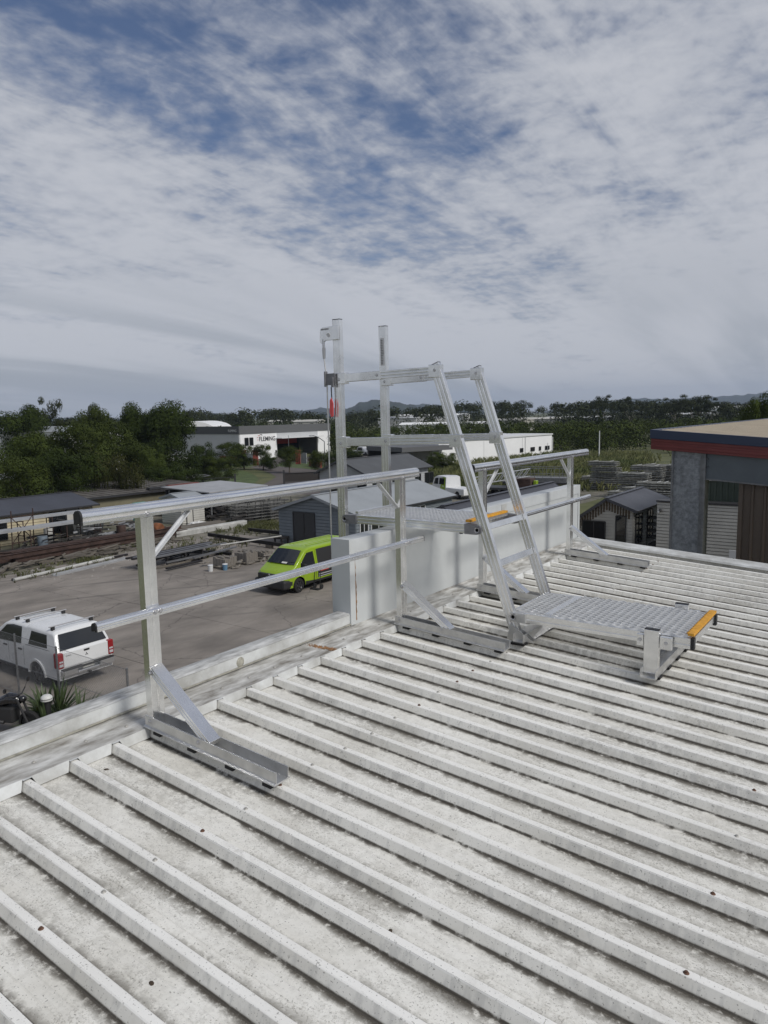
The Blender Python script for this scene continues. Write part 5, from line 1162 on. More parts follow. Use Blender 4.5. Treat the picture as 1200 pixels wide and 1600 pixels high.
for x in (-.4, .4):
    for y in (-.7, .7): MB().box(x-.07, x+.07, y-.07, y+.07, 0, .12).build('foot', M_or, t)
# steel trolley loaded with lengths
pa = gp(258, 884); t = thing('timber_trestle', 'low dark steel trestle carrying long sections near the fork of the guard rail', 'trestle', (pa.x-.4, pa.y, -G))
for y in (0, 1.2, 2.4): b = MB(); b.box(-.7, .7, y-.06, y+.06, .42, .55); b.box(-.65, -.55, y-.05, y+.05, 0, .42); b.box(.55, .65, y-.05, y+.05, 0, .42); b.build('trestle_frame', M_blk, t)
b = MB(); b.box(-.62, -.58, 0, 2.4, .2, .28); b.box(.58, .62, 0, 2.4, .2, .28); b.build('tie', M_blk, t)
for i in range(6):
    o = length('steel_length', 'dark steel length lying across the low trestle', 'steel section', ring(.16, .09), v3(pa.x-.95+i*.22, pa.y-1.4+rq.uniform(-.4, .4), .60), v3(pa.x-.95+i*.22, pa.y+3.6+rq.uniform(-.6, 1.2), .60), (M_blk, M_steel)[i % 2], 'lengths on the low trestle')
# pallet with bricks and paint pails
pp = gp(352, 886); M_pal = M_timb
def pallet(label, x, y, rz=0):
    t = thing('pallet', label, 'pallet', (x, y, -G), rz)
    for yy in (-.5, 0, .5): MB().box(-.6, .6, yy-.05, yy+.05, .022, .10).build('stringer', M_pal, t)
    for i in range(6): MB().box(-.58+i*.215, -.48+i*.215, -.58, .58, .10, .122).build('deck_board', M_pal, t)
    for i in range(3): MB().box(-.58+i*.53, -.48+i*.53, -.58, .58, 0, .022).build('deck_board', M_pal, t)
    return t
def brickpile(label, x, y, nx, ny, nz_, seed):
    rq = random.Random(seed); t = thing('brick_pile', label, 'bricks', (x, y, -G+.122))
    me = MB().box(-.115, .115, -.055, .055, 0, .076).mesh('brick', M_brick)
    for k in range(nz_):
        for i in range(nx):
            for j in range(ny):
                if k == nz_-1 and rq.random() < .45: continue
                link('brick', me, t, (-.12*(nx-1)+i*.24, -.06*(ny-1)*1.0+j*.12, k*.0765), (0, 0, rq.uniform(-.06, .06)))
    return t
for i, (dx, dy, n) in enumerate(((0, 0, (4, 7, 6)), (.1, 1.45, (4, 7, 7)), (-.1, 2.9, (4, 6, 4)))):
    pallet(('timber pallet under the bricks next to the paint pails', 'timber pallet in the middle of the brick row', 'timber pallet at the end of the brick row toward the cabin')[i], pp.x+dx, pp.y+dy, rq.uniform(-.1, .1)); brickpile(('pile of old bricks beside the paint pails', 'taller pile of old bricks in the middle of the row', 'low pile of old bricks nearest the blue-grey cabin')[i], pp.x+dx, pp.y+dy, *n, 70+i)
for i, (dx, dy, m, lab) in enumerate(((.75, -.55, mat('blue_pail', (.10, .20, .30), .5), 'blue and white pail standing by the brick pallet'), (.2, -1.15, M_wfr, 'white pail standing by the brick pallet'))):
    t = thing('pail', lab, 'pail', (pp.x+dx*.8, pp.y+dy, -G)); t.scale = (.75, .75, .75); MB().lathe([(0,0),(.15,0),(.18,.42),(.17,.42)], (0,0,0), 18).build('body', m, t, smooth=40); MB().lathe([(0,.46),(.17,.455),(.19,.44),(.19,.41)], (0,0,0), 18).build('lid', M_wfr, t, smooth=40)
# rails and pole lying on the concrete
def two(q0, q1, h): a = gp(*q0); e = gp(*q1); return v3(a.x, a.y, h), v3(e.x, e.y, h)
a, e = two((325, 842), (440, 859), .30); length('black_rail', 'long black steel rail on blocks in front of the cabin', 'steel beam', ibeam(.22, .14, .02), a, e, M_blk)
a2, e2 = two((388, 832), (450, 839), .22); length('black_rail', 'long dark rail at the grass edge beside the cabin', 'steel beam', ibeam(.22, .14, .02), a2, e2, M_blk)
for k, q in enumerate((.15, .5, .85)):
    p = a.lerp(e, q); o = MB().box(-.25, .25, -.1, .1, 0, .188).box(-.2, .2, -.13, .13, .02, .15).build('support_block', M_timb, None); o.location = (p.x, p.y, -G); tag(o, 'timber block under the long black rail', 'block', 'blocks under the long black rail')
a3, e3 = two((345, 872), (440, 851), .12); a3.z = -G+.75; e3.z = -G+.55
length('white_pole', 'long thin white pole propped from the brick piles to a dark stool', 'pole', circ(.04, 8), a3, e3, M_conw, smooth=40)
p = gp(427, 862); t = thing('stool', 'dark low stool under the end of the white pole', 'stool', (e3.x, e3.y, -G)); MB().box(-.35, .35, -.35, .35, .40, .50).build('seat', M_blk, t)
for x in (-.28, .28):
    for y in (-.28, .28): MB().box(x-.04, x+.04, y-.04, y+.04, 0, .40).build('leg', M_blk, t)
a, e = two((362, 868), (300, 864), .1); length('black_rail', 'short dark steel length on the ground behind the brick piles', 'steel beam', ibeam(.18, .12, .02), a, e, M_blk)
# pale concrete beam with timber piled behind
a, e = two((273, 839), (383, 821), .20); length('concrete_beam', 'long pale concrete beam lying on the gravel before the timber pile', 'beam', [(-.22,-.2),(.22,-.2),(.24,.1),(.2,.2),(-.2,.2),(-.24,.1)], a, e, M_conw)
for i in range(8):
    off = Vector((-.75-.28*(i % 4), 0, 0)); z = .12+.2*(i//4); x0 = rq.uniform(.02, .12); x1 = rq.uniform(.72, .9)
    length('timber_baulk', 'weathered timber baulk in the pile behind the pale concrete beam', 'timber', ring(.24, .18), (a.lerp(e, x0)+off)*1.0+Vector((0,0,z-.2)), a.lerp(e, x1)+off+Vector((0,0,z-.2)), M_timb, 'timber baulks behind the concrete beam')
# crumpled white bag on the timber
b = MB(); rq2 = random.Random(2); v = []; f = []
for i in range(9):
    for j in range(14):
        th, ph = math.pi*i/8*.5, 2*math.pi*j/14; r_ = 1+rq2.uniform(-.18, .18); v.append((.55*r_*math.sin(th)*math.cos(ph), .95*r_*math.sin(th)*math.sin(ph), .42*r_*math.cos(th)))
for i in range(8):
    for j in range(14): f.append((i*14+j, i*14+(j+1) % 14, (i+1)*14+(j+1) % 14, (i+1)*14+j))
o = b.add(v, f).build('bulk_bag', mat('white_bag', (.55, .55, .54), .6, 0, .2, 5), None); q = a.lerp(e, .62); o.location = (q.x-2.4, q.y, -G-.02); tag(o, 'crumpled white bulk bag slumped behind the timber pile', 'bag')
# scaffold racks beside the cabin
def frame_stack(label, loc, rz, seed, L_=2.4, H=1.7, n=5, m=None, group=None):
    t = thing('scaffold_rack', label, 'scaffold', loc, rz, group); rq = random.Random(seed)
    for x in (-L_/2, 0, L_/2):
        for y in (-.6, .6): MB().tube((x, y, 0), (x, y, H), .03, 5).build('upright', m or M_galv, t)
    b = MB()
    for k in range(n):
        z = .15+k*(H-.2)/n
        for y in (-.6, -.3, 0, .3, .6): b.tube((-L_/2-rq.uniform(0, .3), y, z), (L_/2+rq.uniform(0, .3), y, z), .024, 5)
        for x in (-L_/2, 0, L_/2): b.tube((x, -.7, z-.03), (x, .7, z-.03), .024, 5)
    b.build('stacked_tubes', m or M_galv, t, kind='stuff'); return t
M_sc = mat('dull_scaffold', (0.10, 0.10, 0.095), .6, .4, .4, 2)
for i, (q, r_) in enumerate((((385, 815), 1.3), ((402, 814), 1.4), ((418, 812), 1.2), ((430, 808), 1.5), ((395, 800), 1.3))):
    p = gp(*q); frame_stack('dull scaffold rack full of tubes standing beside the blue-grey cabin', p, r_, 80+i, 2.4, 1.6, 6, M_sc, 'scaffold racks beside the blue-grey cabin')
# scaffold bundles behind the right-hand cabin
def bundle_mesh(seed, L_, nx, nz_):
    rq = random.Random(seed); b = MB(); s = .165
    for k in range(nz_):
        for i in range(nx):
            y = (i-(nx-1)/2)*s+rq.uniform(-.015, .015); z = .12+k*s; a = -L_/2-rq.uniform(0, .18); e = L_/2+rq.uniform(0, .18); b.tube((a, y, z), (e, y, z), .055, 5)
    return b.mesh('tubes', mat('weathered_tube', (0.27, 0.27, 0.245), .7, .2, .6, 5))
bm_ = [bundle_mesh(90+i, 2.7, 7, 3) for i in range(3)]; be = MB().box(-.9, -.8, -.62, .62, 0, .075).box(.8, .9, -.62, .62, 0, .075).mesh('bearer', M_timb); bs = MB().box(-.82, -.78, -.6, .6, .54, .56).box(.78, .82, -.6, .6, .54, .56).mesh('strap', M_wfr)
rq = random.Random(5); cols_ = [(945, 777, 5, 3.4), (932, 772, 2, 1.4), (960, 773, 2, 1.4), (990, 790, 4, 2.7), (1012, 788, 5, 3.3), (1034, 786, 5, 3.3), (1050, 782, 4, 2.7), (980, 800, 2, 1.4), (1002, 806, 3, 1.9), (1025, 810, 4, 2.5), (1045, 812, 4, 2.4)]
SNAME = ['five-high lone stack below the white paddock pole', 'two-high stack beside the lone stack toward the trailers', 'two-high stack beside the lone stack toward the steel shed', 'four-high stack at the grassy edge of the big group', 'five-high stack in the back row of the big group', 'five-high back-row stack next to the zinc column', 'four-high stack half behind the zinc column', 'two-high front-row stack behind the charcoal roof ridge', 'three-high front-row stack behind the charcoal roof', 'four-high front-row stack above the cream flat-topped cabin', 'four-high front-row stack beside the zinc column']
for ci, (px, py, n, _) in enumerate(cols_):
    p = gp(px, py-12)
    for k in range(n):
        lv = 'top' if k == n-1 else ('bottom', 'second', 'third', 'fourth')[k]
        t = thing('scaffold_bundle', lv+' scaffold bundle of the '+SNAME[ci], 'scaffold', (p.x+rq.uniform(-.12, .12), p.y+rq.uniform(-.2, .2), -G+k*.59), rq.uniform(-.08, .08), 'scaffold bundles stacked in the paddock')
        link('tubes', bm_[rq.randrange(3)], t); link('bearer', be, t); link('strap', bs, t)
# trestle ladder and loose frames beside the right-hand cabin
p = gp(977, 858); t = thing('trestle_ladder', 'folding trestle ladder standing before the cream cabin wall', 'ladder', (p.x, p.y-.5, -G))
for x in (-.55, .55): b = MB(); b.tube((x*1.15, -.35, 0), (x, 0, 1.25), .03, 6); b.tube((x*1.15, .35, 0), (x, 0, 1.25), .03, 6); b.build('leg_frame', M_pale, t)
for z in (.45, .85, 1.22): MB().tube((-.6, -.23*(1-z/1.3), z), (.6, -.23*(1-z/1.3), z), .02, 6).build('rung', M_pale, t)
p = gp(1008, 852); frame_stack('dark rack of loose frames between the two cream cabins', (p.x+.1, p.y, -G), .2, 97, 1.6, 2.1, 5, M_sc)
a, e = two((1003, 846), (1026, 836), .9); length('plank', 'pale plank leaning on the rack between the cream cabins', 'plank', ring(.25, .06), a, e+Vector((0, 0, .6)), M_timb)
# trucks and trailers between the cabins
p = gp(703, 778)
t = thing('cab_truck', 'white light truck with green stripe parked behind the grey cabin roof', 'truck', (p.x, p.y+.9, -G), R(158))
c = Car(5.0, [(-2.5, .95), (-2.48, 1.0), (.2, 1.0), (.22, 1.95), (.6, 2.02), (1.7, 2.0), (2.1, 1.85), (2.45, 1.1), (2.5, .8)], 1.8, [(-2.5, 1), (2.2, 1), (2.5, .93)], [(-1.5, .38), (1.6, .38)], .4, 1.1, .1)
c.body(M_wht, t)
for sg in (-1, 1):
    c.side('side_window', [(.5, 1.2), (1.3, 1.2), (1.25, 1.8), (.5, 1.8)], M_glass, t, sg); c.side('side_window', [(1.45, 1.2), (2.15, 1.2), (1.95, 1.75), (1.45, 1.8)], M_glass, t, sg); c.side('green_stripe', [(.3, .55), (1.2, .55), (.8, 1.9), (.3, 1.9)], M_lime, t, sg, .004, .006)
    for u in (-1.5, 1.6): c.wheel(t, u, sg, .36, .22)
MB().add([(2.12, -.75, 1.82), (2.12, .75, 1.82), (2.47, .8, 1.15), (2.47, -.8, 1.15)], [(0,1,2,3)]).build('windscreen', M_glass, t)
for k, (px, py, lab) in enumerate(((790, 778, 'flatbed trailer carrying a lattice boom seen through the ladder'), (838, 768, 'tray trailer with tall mesh sides beyond the tall parapet'))):
    p = gp(px, py); t = thing('trailer', lab, 'trailer', (p.x, p.y, -G), R(8+k*6))
    MB().box(-3.2, 3.2, -1.1, 1.1, .85, 1.05).build('deck', M_frame, t); 
    for u in (-1.4, -.5, .4):
        for sg in (-1, 1): MB().lathe([(0,-.12),(.3,-.12),(.38,-.06),(.38,.06),(.3,.12),(0,.12)], (u, sg*.95, .38), 16, 'y').build('wheel', M_tyre, t)
    MB().box(2.9, 4.2, -.06, .06, .6, .75).build('drawbar', M_frame, t)
    if k == 0:
        b = MB()
        for (y, z) in ((-.35, 1.15), (.35, 1.15), (-.35, 1.85), (.35, 1.85)): b.tube((-3.0, y, z), (2.2, y, z+.9), .04, 5)
        for i in range(9):
            f0, f1 = i/9, (i+1)/9
            for y in (-.35, .35): b.tube((-3+5.2*f0, y, 1.15+.9*f0), (-3+5.2*f1, y, 1.85+.9*f1), .03, 5)
        b.build('lattice_boom', M_wfr, t); MB().box(.3, 2.6, -.8, .8, 1.05, 1.9).build('winch_body', M_rusty, t, bevel=.05); MB().box(2.7, 3.0, -.3, .3, 1.05, 1.7).build('green_box', M_lime, t, bevel=.04)
    else:
        for sg in (-1, 1):
            b = MB(); y = sg*1.08
            for z in (1.05, 1.7, 2.4): b.tube((-3.2, y, z), (3.2, y, z), .03, 5)
            for i in range(9): b.tube((-3.2+.8*i, y, 1.05), (-3.2+.8*i, y, 2.4), .025, 5)
            b.build('mesh_side', M_galv, t)
        MB().box(-3.0, 3.0, -.9, .9, 1.05, 1.45).build('sheet_load', M_galv, t)
# parked cars and utilities in the street
def smallcar(label, px, py, rz, ute_=False):
    p = gp(px, py); t = thing('parked_car', label, 'car', (p.x, p.y, -G), rz)
    if ute_: top = [(-2.5, .9), (-.6, .92), (-.55, 1.55), (-.3, 1.72), (.8, 1.70), (1.4, 1.15), (2.3, .98), (2.5, .7)]
    else: top = [(-2.2, .9), (-2.0, 1.2), (-1.4, 1.5), (.2, 1.5), (1.0, 1.0), (2.0, .85), (2.2, .6)]
    l = 2*top[-1][0]; c = Car(l, top, 1.8, [(-l/2, .95), (l/2-.5, 1), (l/2, .8)], [(-1.4, .36), (1.4, .36)], .32, .95, .25); c.body(M_wht, t, n=40)
    for sg in (-1, 1):
        c.side('side_window', [(-.45, 1.02), (1.05, 1.02), (.65, 1.5), (-.38, 1.5)] if ute_ else [(-1.4, .98), (.75, .98), (.2, 1.36), (-1.2, 1.36)], M_glass, t, sg)
        for u in (-1.4, 1.4): c.wheel(t, u, sg, .34, .2)
        MB().box(l/2-.2, l/2-.02, sg*.5, sg*.75, .62, .74).build('headlight', M_lamp, t); MB().box(-l/2-.01, -l/2+.06, sg*.6, sg*.85, .68, .85).build('tail_light', M_red, t)
    return t
smallcar('white utility parked on the street behind the pale cabin, side on', 584, 712, R(-12), True); smallcar('white tray utility parked nose-in beside the side-on white utility', 566, 711, R(-10), True)
smallcar('white car parked under the dense dome tree', 250, 722, R(60)); smallcar('white car parked beside the shrubs near the lettered factory', 276, 722, R(55))
# fences and gates at the yard entrance
def palisade(label, q0, q1, h, n, cat='fence', name='steel_fence'):
    a = gp(*q0); e = gp(*q1); d = e-a; t = thing(name, label, cat, (a.x, a.y, -G), math.atan2(d.y, d.x)); L_ = d.length
    for z in (.25, h-.15): MB().bar((0,0,z), (L_,0,z), .05, .05).build('rail', M_frame, t)
    me = MB().box(-.012, .012, -.012, .012, .1, h).mesh('paling', M_frame)
    k = min(n, int(L_/.14))
    for i in range(k+1): link('paling', me, t, (L_*i/k, .03, 0))
    for x in (0, L_): MB().box(x-.09, x+.09, -.09, .09, 0, h+.25).build('post', M_frame, t)
    return t
palisade('black steel picket fence along the lawn by the driveway', (300, 768), (368, 765), 1.5, 120)
g = palisade('black sliding gate leaf beside the driveway mouth', (444, 757), (500, 754), 1.45, 60, 'gate', 'steel_gate')
Lg = (gp(500, 754)-gp(444, 757)).length
MB().box(.1, Lg-.1, .06, .075, .3, 1.3).build('infill_sheet', mat('gate_infill', (.045, .038, .034), .8), g)
for k, (px, py, lab) in enumerate(((381, 725, 'red brick pillar left of the factory gate beside the hedge'), (400, 727, 'taller red brick pillar right of the grey gate leaf'), (466, 725, 'red brick pillar between the two round trees'))):
    p = gp(px, py); t = thing('brick_pillar', lab, 'pillar', (p.x, p.y, -G), .6); h = 2.2+.2*(k == 1); MB().box(-.38, .38, -.38, .38, 0, h).build('shaft', M_bal, t); MB().box(-.45, .45, -.45, .45, h, h+.12).build('cap', M_bal, t)
    for i in range(9): MB().box(-.384, .384, -.384, .384, .2+i*.24, .212+i*.24).build('mortar_line', M_timb, t)
for q0, q1, lab in (((382, 725), (399, 727), 'grey steel gate leaf between two red brick pillars'), ((469, 725), (482, 726), 'grey steel gate leaf right of the lone brick pillar')):
    a, e = gp(*q0), gp(*q1); d = e-a; t = thing('steel_gate', lab, 'gate', (a.x, a.y, -G), math.atan2(d.y, d.x)); MB().box(.5, d.length-.5, -.03, .03, .15, 1.9).build('leaf', M_fg, t)
    for i in range(6): MB().box(.5+i*(d.length-1)/6, .56+i*(d.length-1)/6, -.06, -.031, .15, 1.9).build('stile', M_frame, t)
for q0, q1, lab in (((345, 722), (378, 725), 'low red brick wall in front of the big shrub'), ((484, 728), (502, 731), 'low red brick wall right of the small round tree')):
    a, e = gp(*q0), gp(*q1); d = e-a; t = thing('brick_wall', lab, 'wall', (a.x, a.y, -G), math.atan2(d.y, d.x)); MB().box(0, d.length, -.15, .15, 0, 1.0).build('courses', M_bal, t); MB().box(-.05, d.length+.05, -.2, .2, 1.0, 1.08).build('coping', M_bal, t)
# poles
def pole(label, px, py, top, r=.06, m=None, cat='pole', arm=None):
    p = gp(px, py); z = ony(px, top, p.y).z+G; t = thing('street_pole' if cat == 'pole' else 'street_lamp', label, cat, (p.x, p.y, -G)); MB().tube((0,0,-.1), (0,0,z), r, 8, r*.6).build('shaft', m or M_galv, t, smooth=40)
    MB().lathe([(0, .15), (r*2.2, .12), (r*2.4, 0)], (0,0,0), 10).build('base', m or M_galv, t)
    if arm:
        pts = [Vector((0,0,z))+Vector((-arm*s*math.cos(.64), -arm*s*math.sin(.64)*0-.0, .9*math.sin(s*math.pi/2))) for s in [i/6 for i in range(7)]]; b = MB(); b.path(pts, r*.6, 6); b.build('arm', M_galv, t); q = pts[-1]; MB().box(q.x-.55, q.x+.05, -.12, .12, q.z-.1, q.z+.06).build('lamp_head', M_wfr, t, bevel=.04)
    return t
pole('thin tall aerial pole standing before the dark bushes', 109, 800, 700, .045); pole('thin pale pole rising among shrubs left of the lawn', 304, 742, 699, .06)
pole('white pole with a small box standing in the dry paddock', 936, 716, 673, .12, M_wfr); pole('grey street lamp with curved arm before the factory', 508, 731, 690, .10, None, 'street lamp', 3.0); pole('thin grey pole in front of the wide factory door', 452, 722, 680, .06)
p = gp(936, 716); 
t = thing('rotary_dryer', 'grey folding canopy frame standing before the shrubs by the lawn', 'canopy', gp(300, 765)); MB().tube((0,0,0), (0,0,1.5), .05, 8).build('mast', M_galv, t)
for k in range(8):
    a = k*math.pi/4; MB().bar((0,0,1.75), (2.1*math.cos(a), 2.1*math.sin(a), 1.5), .10, .05).build('arm', M_galv, t)
for r_ in (.7, 1.3, 2.0):
    b = MB(); pts = [(r_*math.cos(k*math.pi/4), r_*math.sin(k*math.pi/4), 1.75-.12*r_) for k in range(9)]; b.path(pts, .035, 5); b.build('line_ring', M_galv, t)

# odds and ends under and around the racks
rq = random.Random(99)
odd = [('drum', 'blue-grey steel drum standing under the low rack', -40.6, 22.6), ('drum', 'rust-brown steel drum beside the rack end', -40.2, 27.9), ('drum', 'pale drum standing between rack and cream shed', -43.4, 24.6)]
for i, (nm, lab, x, y) in enumerate(odd):
    m = (mat('drum_grey', (.12, .15, .18), .6, 0, .2, 3), M_rusty, M_conw)[i]; t = thing('drum', lab, 'drum', (x, y, -G)); MB().lathe([(0,0),(.29,0),(.3,.02),(.3,.86),(.29,.88),(0,.87)], (0,0,0), 18).build('body', m, t, smooth=35)
    for z in (.29, .58): MB().lathe([(.3, z-.015), (.312, z), (.3, z+.015)], (0,0,0), 18).build('hoop', m, t)
for i, (x, y, l, lab) in enumerate(((-40.4, 19.0, 1.2, 'open timber crate under the pale sections near the rusty towers'), (-40.5, 24.9, .9, 'small open timber crate beside the drums under the rack'))):
    t = thing('crate', lab, 'crate', (x, y, -G), rq.uniform(-.3, .3))
    for z in (.08, .26, .44):
        MB().box(-.4, .4, -l/2, -l/2+.02, z, z+.13).build('slat', M_timb, t); MB().box(-.4, .4, l/2-.02, l/2, z, z+.13).build('slat', M_timb, t); MB().box(.38, .4, -l/2+.021, l/2-.021, z, z+.13).build('slat', M_timb, t); MB().box(-.4, -.38, -l/2+.021, l/2-.021, z, z+.13).build('slat', M_timb, t)
    MB().box(-.39, .39, -l/2+.022, l/2-.022, 0, .05).build('floor_board', M_timb, t)
def litter(name, label, cat, m, n, bx_, seed, lmax=1.6, h=.5):
    rq = random.Random(seed); b = MB()
    for _ in range(n):
        x, y, z = rq.uniform(bx_[0], bx_[1]), rq.uniform(bx_[2], bx_[3]), rq.random()**2*h+.03; l = rq.uniform(.15, lmax); a = rq.gauss(1.57, .5); b.bar((x, y, z), (x+l*math.cos(a), y+l*math.sin(a), z+rq.uniform(-.05, .12)), rq.uniform(.03, .22), rq.uniform(.02, .12))
    o = b.build(name, m, None); o.location = (0, 0, -G); return tag(o, label, cat, None, 'stuff')
litter('offcuts', 'jumble of dark metal offcuts under the pale racks', 'offcuts', M_scrap, 170, (-42.5, -39.3, 15, 30), 1, 1.8, .7)
litter('offcuts', 'jumble of grey timber offcuts beside the rusty beams', 'offcuts', M_timb, 110, (-37.0, -35.6, 17, 29), 2, 1.5, .25)
litter('offcuts', 'pale offcuts and broken blocks around the brick piles', 'offcuts', M_brick, 60, (pp.x-1.6, pp.x+.9, pp.y-.9, pp.y+4.0), 3, .5, .3)
litter('offcuts', 'dark offcuts scattered before the open-fronted shed', 'offcuts', M_scrap, 120, (-40.5, -37.5, 35, 41), 4, 1.6, .6)
litter('offcuts', 'pale metal offcuts lying across the racks near the skip bin', 'offcuts', M_pale, 50, (-41.8, -40.8, 25.0, 29.5), 5, 1.2, 1.7)

rq = random.Random(123)
for i in range(9):
    x = pa_x = gp(300, 880).x+rq.uniform(-2.2, .8); y = gp(300, 880).y+rq.uniform(-2.5, 1.8); l = rq.uniform(2.0, 4.5); a = rq.gauss(1.57, .16); z = .05+.09*(i % 3)
    length('loose_length', 'loose length of steel or timber lying on the yard between trestle and bricks', 'length', ring(rq.uniform(.07, .2), .08), v3(x, y, z), v3(x+l*math.cos(a), y+l*math.sin(a), z+.01), (M_timb, M_blk, M_steel)[i % 3], 'loose lengths by the trestle')
for i in range(7):
    x = -38.9-.22*(i % 4); y = 16.5+rq.uniform(-1, 1); length('steel_tube', 'grey steel tube lying between the rusty beams and the pale rack', 'tube', circ(.07, 8), v3(x, y, .08+.14*(i//4)), v3(x, y+rq.uniform(8, 12), .08+.14*(i//4)), M_steel, 'steel tubes behind the rusty beams', 40)
# ================================================================== trees
def leaf_mat(name, a, b_, sc):
    m = mat(name, a, .9, 0, .5, sc, var2=b_, spec=.08); return m
M_figs = leaf_mat('foliage_deep', (0.035, 0.050, 0.012), (0.013, 0.020, 0.006), .9); M_mid = leaf_mat('foliage_mid', (0.048, 0.063, 0.015), (0.018, 0.026, 0.007), .9); M_gum = leaf_mat('foliage_gum', (0.036, 0.043, 0.019), (0.015, 0.019, 0.009), .6); M_lite = leaf_mat('foliage_light', (0.056, 0.075, 0.017), (0.022, 0.032, 0.009), .9); M_oliv = leaf_mat('foliage_olive', (0.055, 0.058, 0.020), (0.024, 0.027, 0.009), .9)
M_bark = mat('bark', (0.10, 0.085, 0.068), .9, 0, .4, 4, stretch=(1, 1, .2)); M_bark2 = mat('pale_bark', (0.22, 0.20, 0.17), .85, 0, .3, 4)
def leaves(b, c, r, n, s, rq, squash=.8, low=-.45, fill=.25):
    for _ in range(n):
        while True:
            d = Vector((rq.gauss(0,1), rq.gauss(0,1), rq.gauss(0,1))); 
            if d.length > .01: d.normalize()
            if d.z > low or rq.random() < .2: break
        rr_ = (rq.uniform(.80, 1.06) if rq.random() > fill else rq.uniform(.3, .8))
        p = Vector(c)+Vector((d.x*r*rr_, d.y*r*rr_, d.z*r*rr_*squash))
        nn = (d*1.3+Vector((rq.uniform(-.55,.55), rq.uniform(-.55,.55), rq.uniform(-.25,.7)))).normalized(); u = nn.orthogonal().normalized(); w_ = nn.cross(u); a = rq.uniform(0, 6.28); u, w_ = u*math.cos(a)+w_*math.sin(a), w_*math.cos(a)-u*math.sin(a)
        k = s*rq.uniform(.6, 1.35); o = len(b.v); b.v += [tuple(p-u*k), tuple(p+w_*k*.45), tuple(p+u*k+nn*k*.2), tuple(p-w_*k*.45)]; b.f.append((o, o+1, o+2, o+3))
def crown_mesh(kind, seed, m):
    """crown in a unit box: radius .5, z from 0 to 1"""
    rq = random.Random(seed); b = MB()
    if kind == 'dome':
        for i in range(34):
            a = rq.uniform(0, 6.28); r = .36*math.sqrt(rq.random()); z = .22+.56*rq.random(); r *= math.sqrt(max(.1, 1-((z-.35)/.62)**2)) if z > .35 else 1
            leaves(b, (r*math.cos(a), r*math.sin(a), z), rq.uniform(.12, .19), 560, .0150, rq, .9)
    elif kind == 'bushy':
        for i in range(30):
            a = rq.uniform(0, 6.28); r = .40*math.sqrt(rq.random()); z = .10+.72*rq.random(); r *= 1-.55*max(0, z-.4)
            leaves(b, (r*math.cos(a), r*math.sin(a), z), rq.uniform(.10, .20), 480, .0155, rq, .85)
    elif kind == 'gum':
        for i in range(22):
            a = rq.uniform(0, 6.28); z = .30+.62*rq.random(); r = (.42 if z < .75 else .25)*math.sqrt(rq.random())
            leaves(b, (r*math.cos(a), r*math.sin(a), z), rq.uniform(.07, .14), 130, .0165, rq, .6, -.7, .4)
    elif kind == 'cone':
        for i in range(30):
            z = rq.random()**.8; r = .42*(1-z)*rq.uniform(.5, 1); a = rq.uniform(0, 6.28); leaves(b, (r*math.cos(a), r*math.sin(a), .04+z*.9), .12*(1.1-z*.8), 120, .017, rq, .8)
    elif kind == 'ball':
        for i in range(30):
            d = Vector((rq.gauss(0,1), rq.gauss(0,1), rq.gauss(0,1))).normalized(); rr_ = .36*rq.random()**.4; leaves(b, (d.x*rr_, d.y*rr_, .5+d.z*rr_), .15, 380, .0150, rq, 1.0, -1)
    elif kind == 'weep':
        for i in range(20):
            a = rq.uniform(0, 6.28); r = .36*math.sqrt(rq.random()); z = .55+.35*rq.random(); c = (r*math.cos(a), r*math.sin(a), z); leaves(b, c, .14, 110, .016, rq, .8)
            for _ in range(14):
                x, y = c[0]+rq.gauss(0, .07), c[1]+rq.gauss(0, .07); L_ = rq.uniform(.2, .6)*z
                for k in range(5): zz = z-L_*k/5; o = len(b.v); w_ = .012; b.v += [(x-w_, y, zz), (x+w_, y+.01, zz-.03), (x, y+w_, zz-L_/4), (x-.004, y, zz-.05)]; b.f.append((o, o+1, o+2, o+3))
    z0 = min(p[2] for p in b.v); z1 = sorted(p[2] for p in b.v)[-12]; rx = sorted(math.hypot(p[0], p[1]) for p in b.v)[int(len(b.v)*.985)]
    b.v = [(x*.5/rx, y*.5/rx, (z-z0)/(z1-z0)) for x, y, z in b.v]
    return b.mesh('crown', m, False, False)
def trunk_mesh(seed, m, thin=1.0):
    rq = random.Random(seed); b = MB(); b.tube((0,0,-.02), (.01,0,.22), .035*thin, 8, .026*thin); b.tube((.01,0,.22), (.0,.015,.50), .026*thin, 8, .016*thin)
    for k in range(6):
        a = k*1.05+rq.uniform(-.3, .3); z = rq.uniform(.2, .45); r = rq.uniform(.18, .32); z2 = z+rq.uniform(.18, .38); b.tube((.008,0,z), (r*.5*math.cos(a), r*.5*math.sin(a), (z+z2)/2+.03), .014*thin, 6, .010*thin); b.tube((r*.5*math.cos(a), r*.5*math.sin(a), (z+z2)/2+.03), (r*math.cos(a), r*math.sin(a), z2+.06), .010*thin, 5, .004)
    return b.mesh('trunk', m, 40)
CR = {}
for k, kind, m in (('dome', 'dome', M_figs), ('dome2', 'dome', M_mid), ('bushy', 'bushy', M_mid), ('bushy2', 'bushy', M_lite), ('gum', 'gum', M_gum), ('cone', 'cone', M_figs), ('ball', 'ball', M_mid), ('weep', 'weep', M_oliv), ('shrub', 'bushy', M_figs)): CR[k] = crown_mesh(kind, sum(map(ord, k))+3, m)
TR = [trunk_mesh(1, M_bark), trunk_mesh(2, M_bark2, .7)]
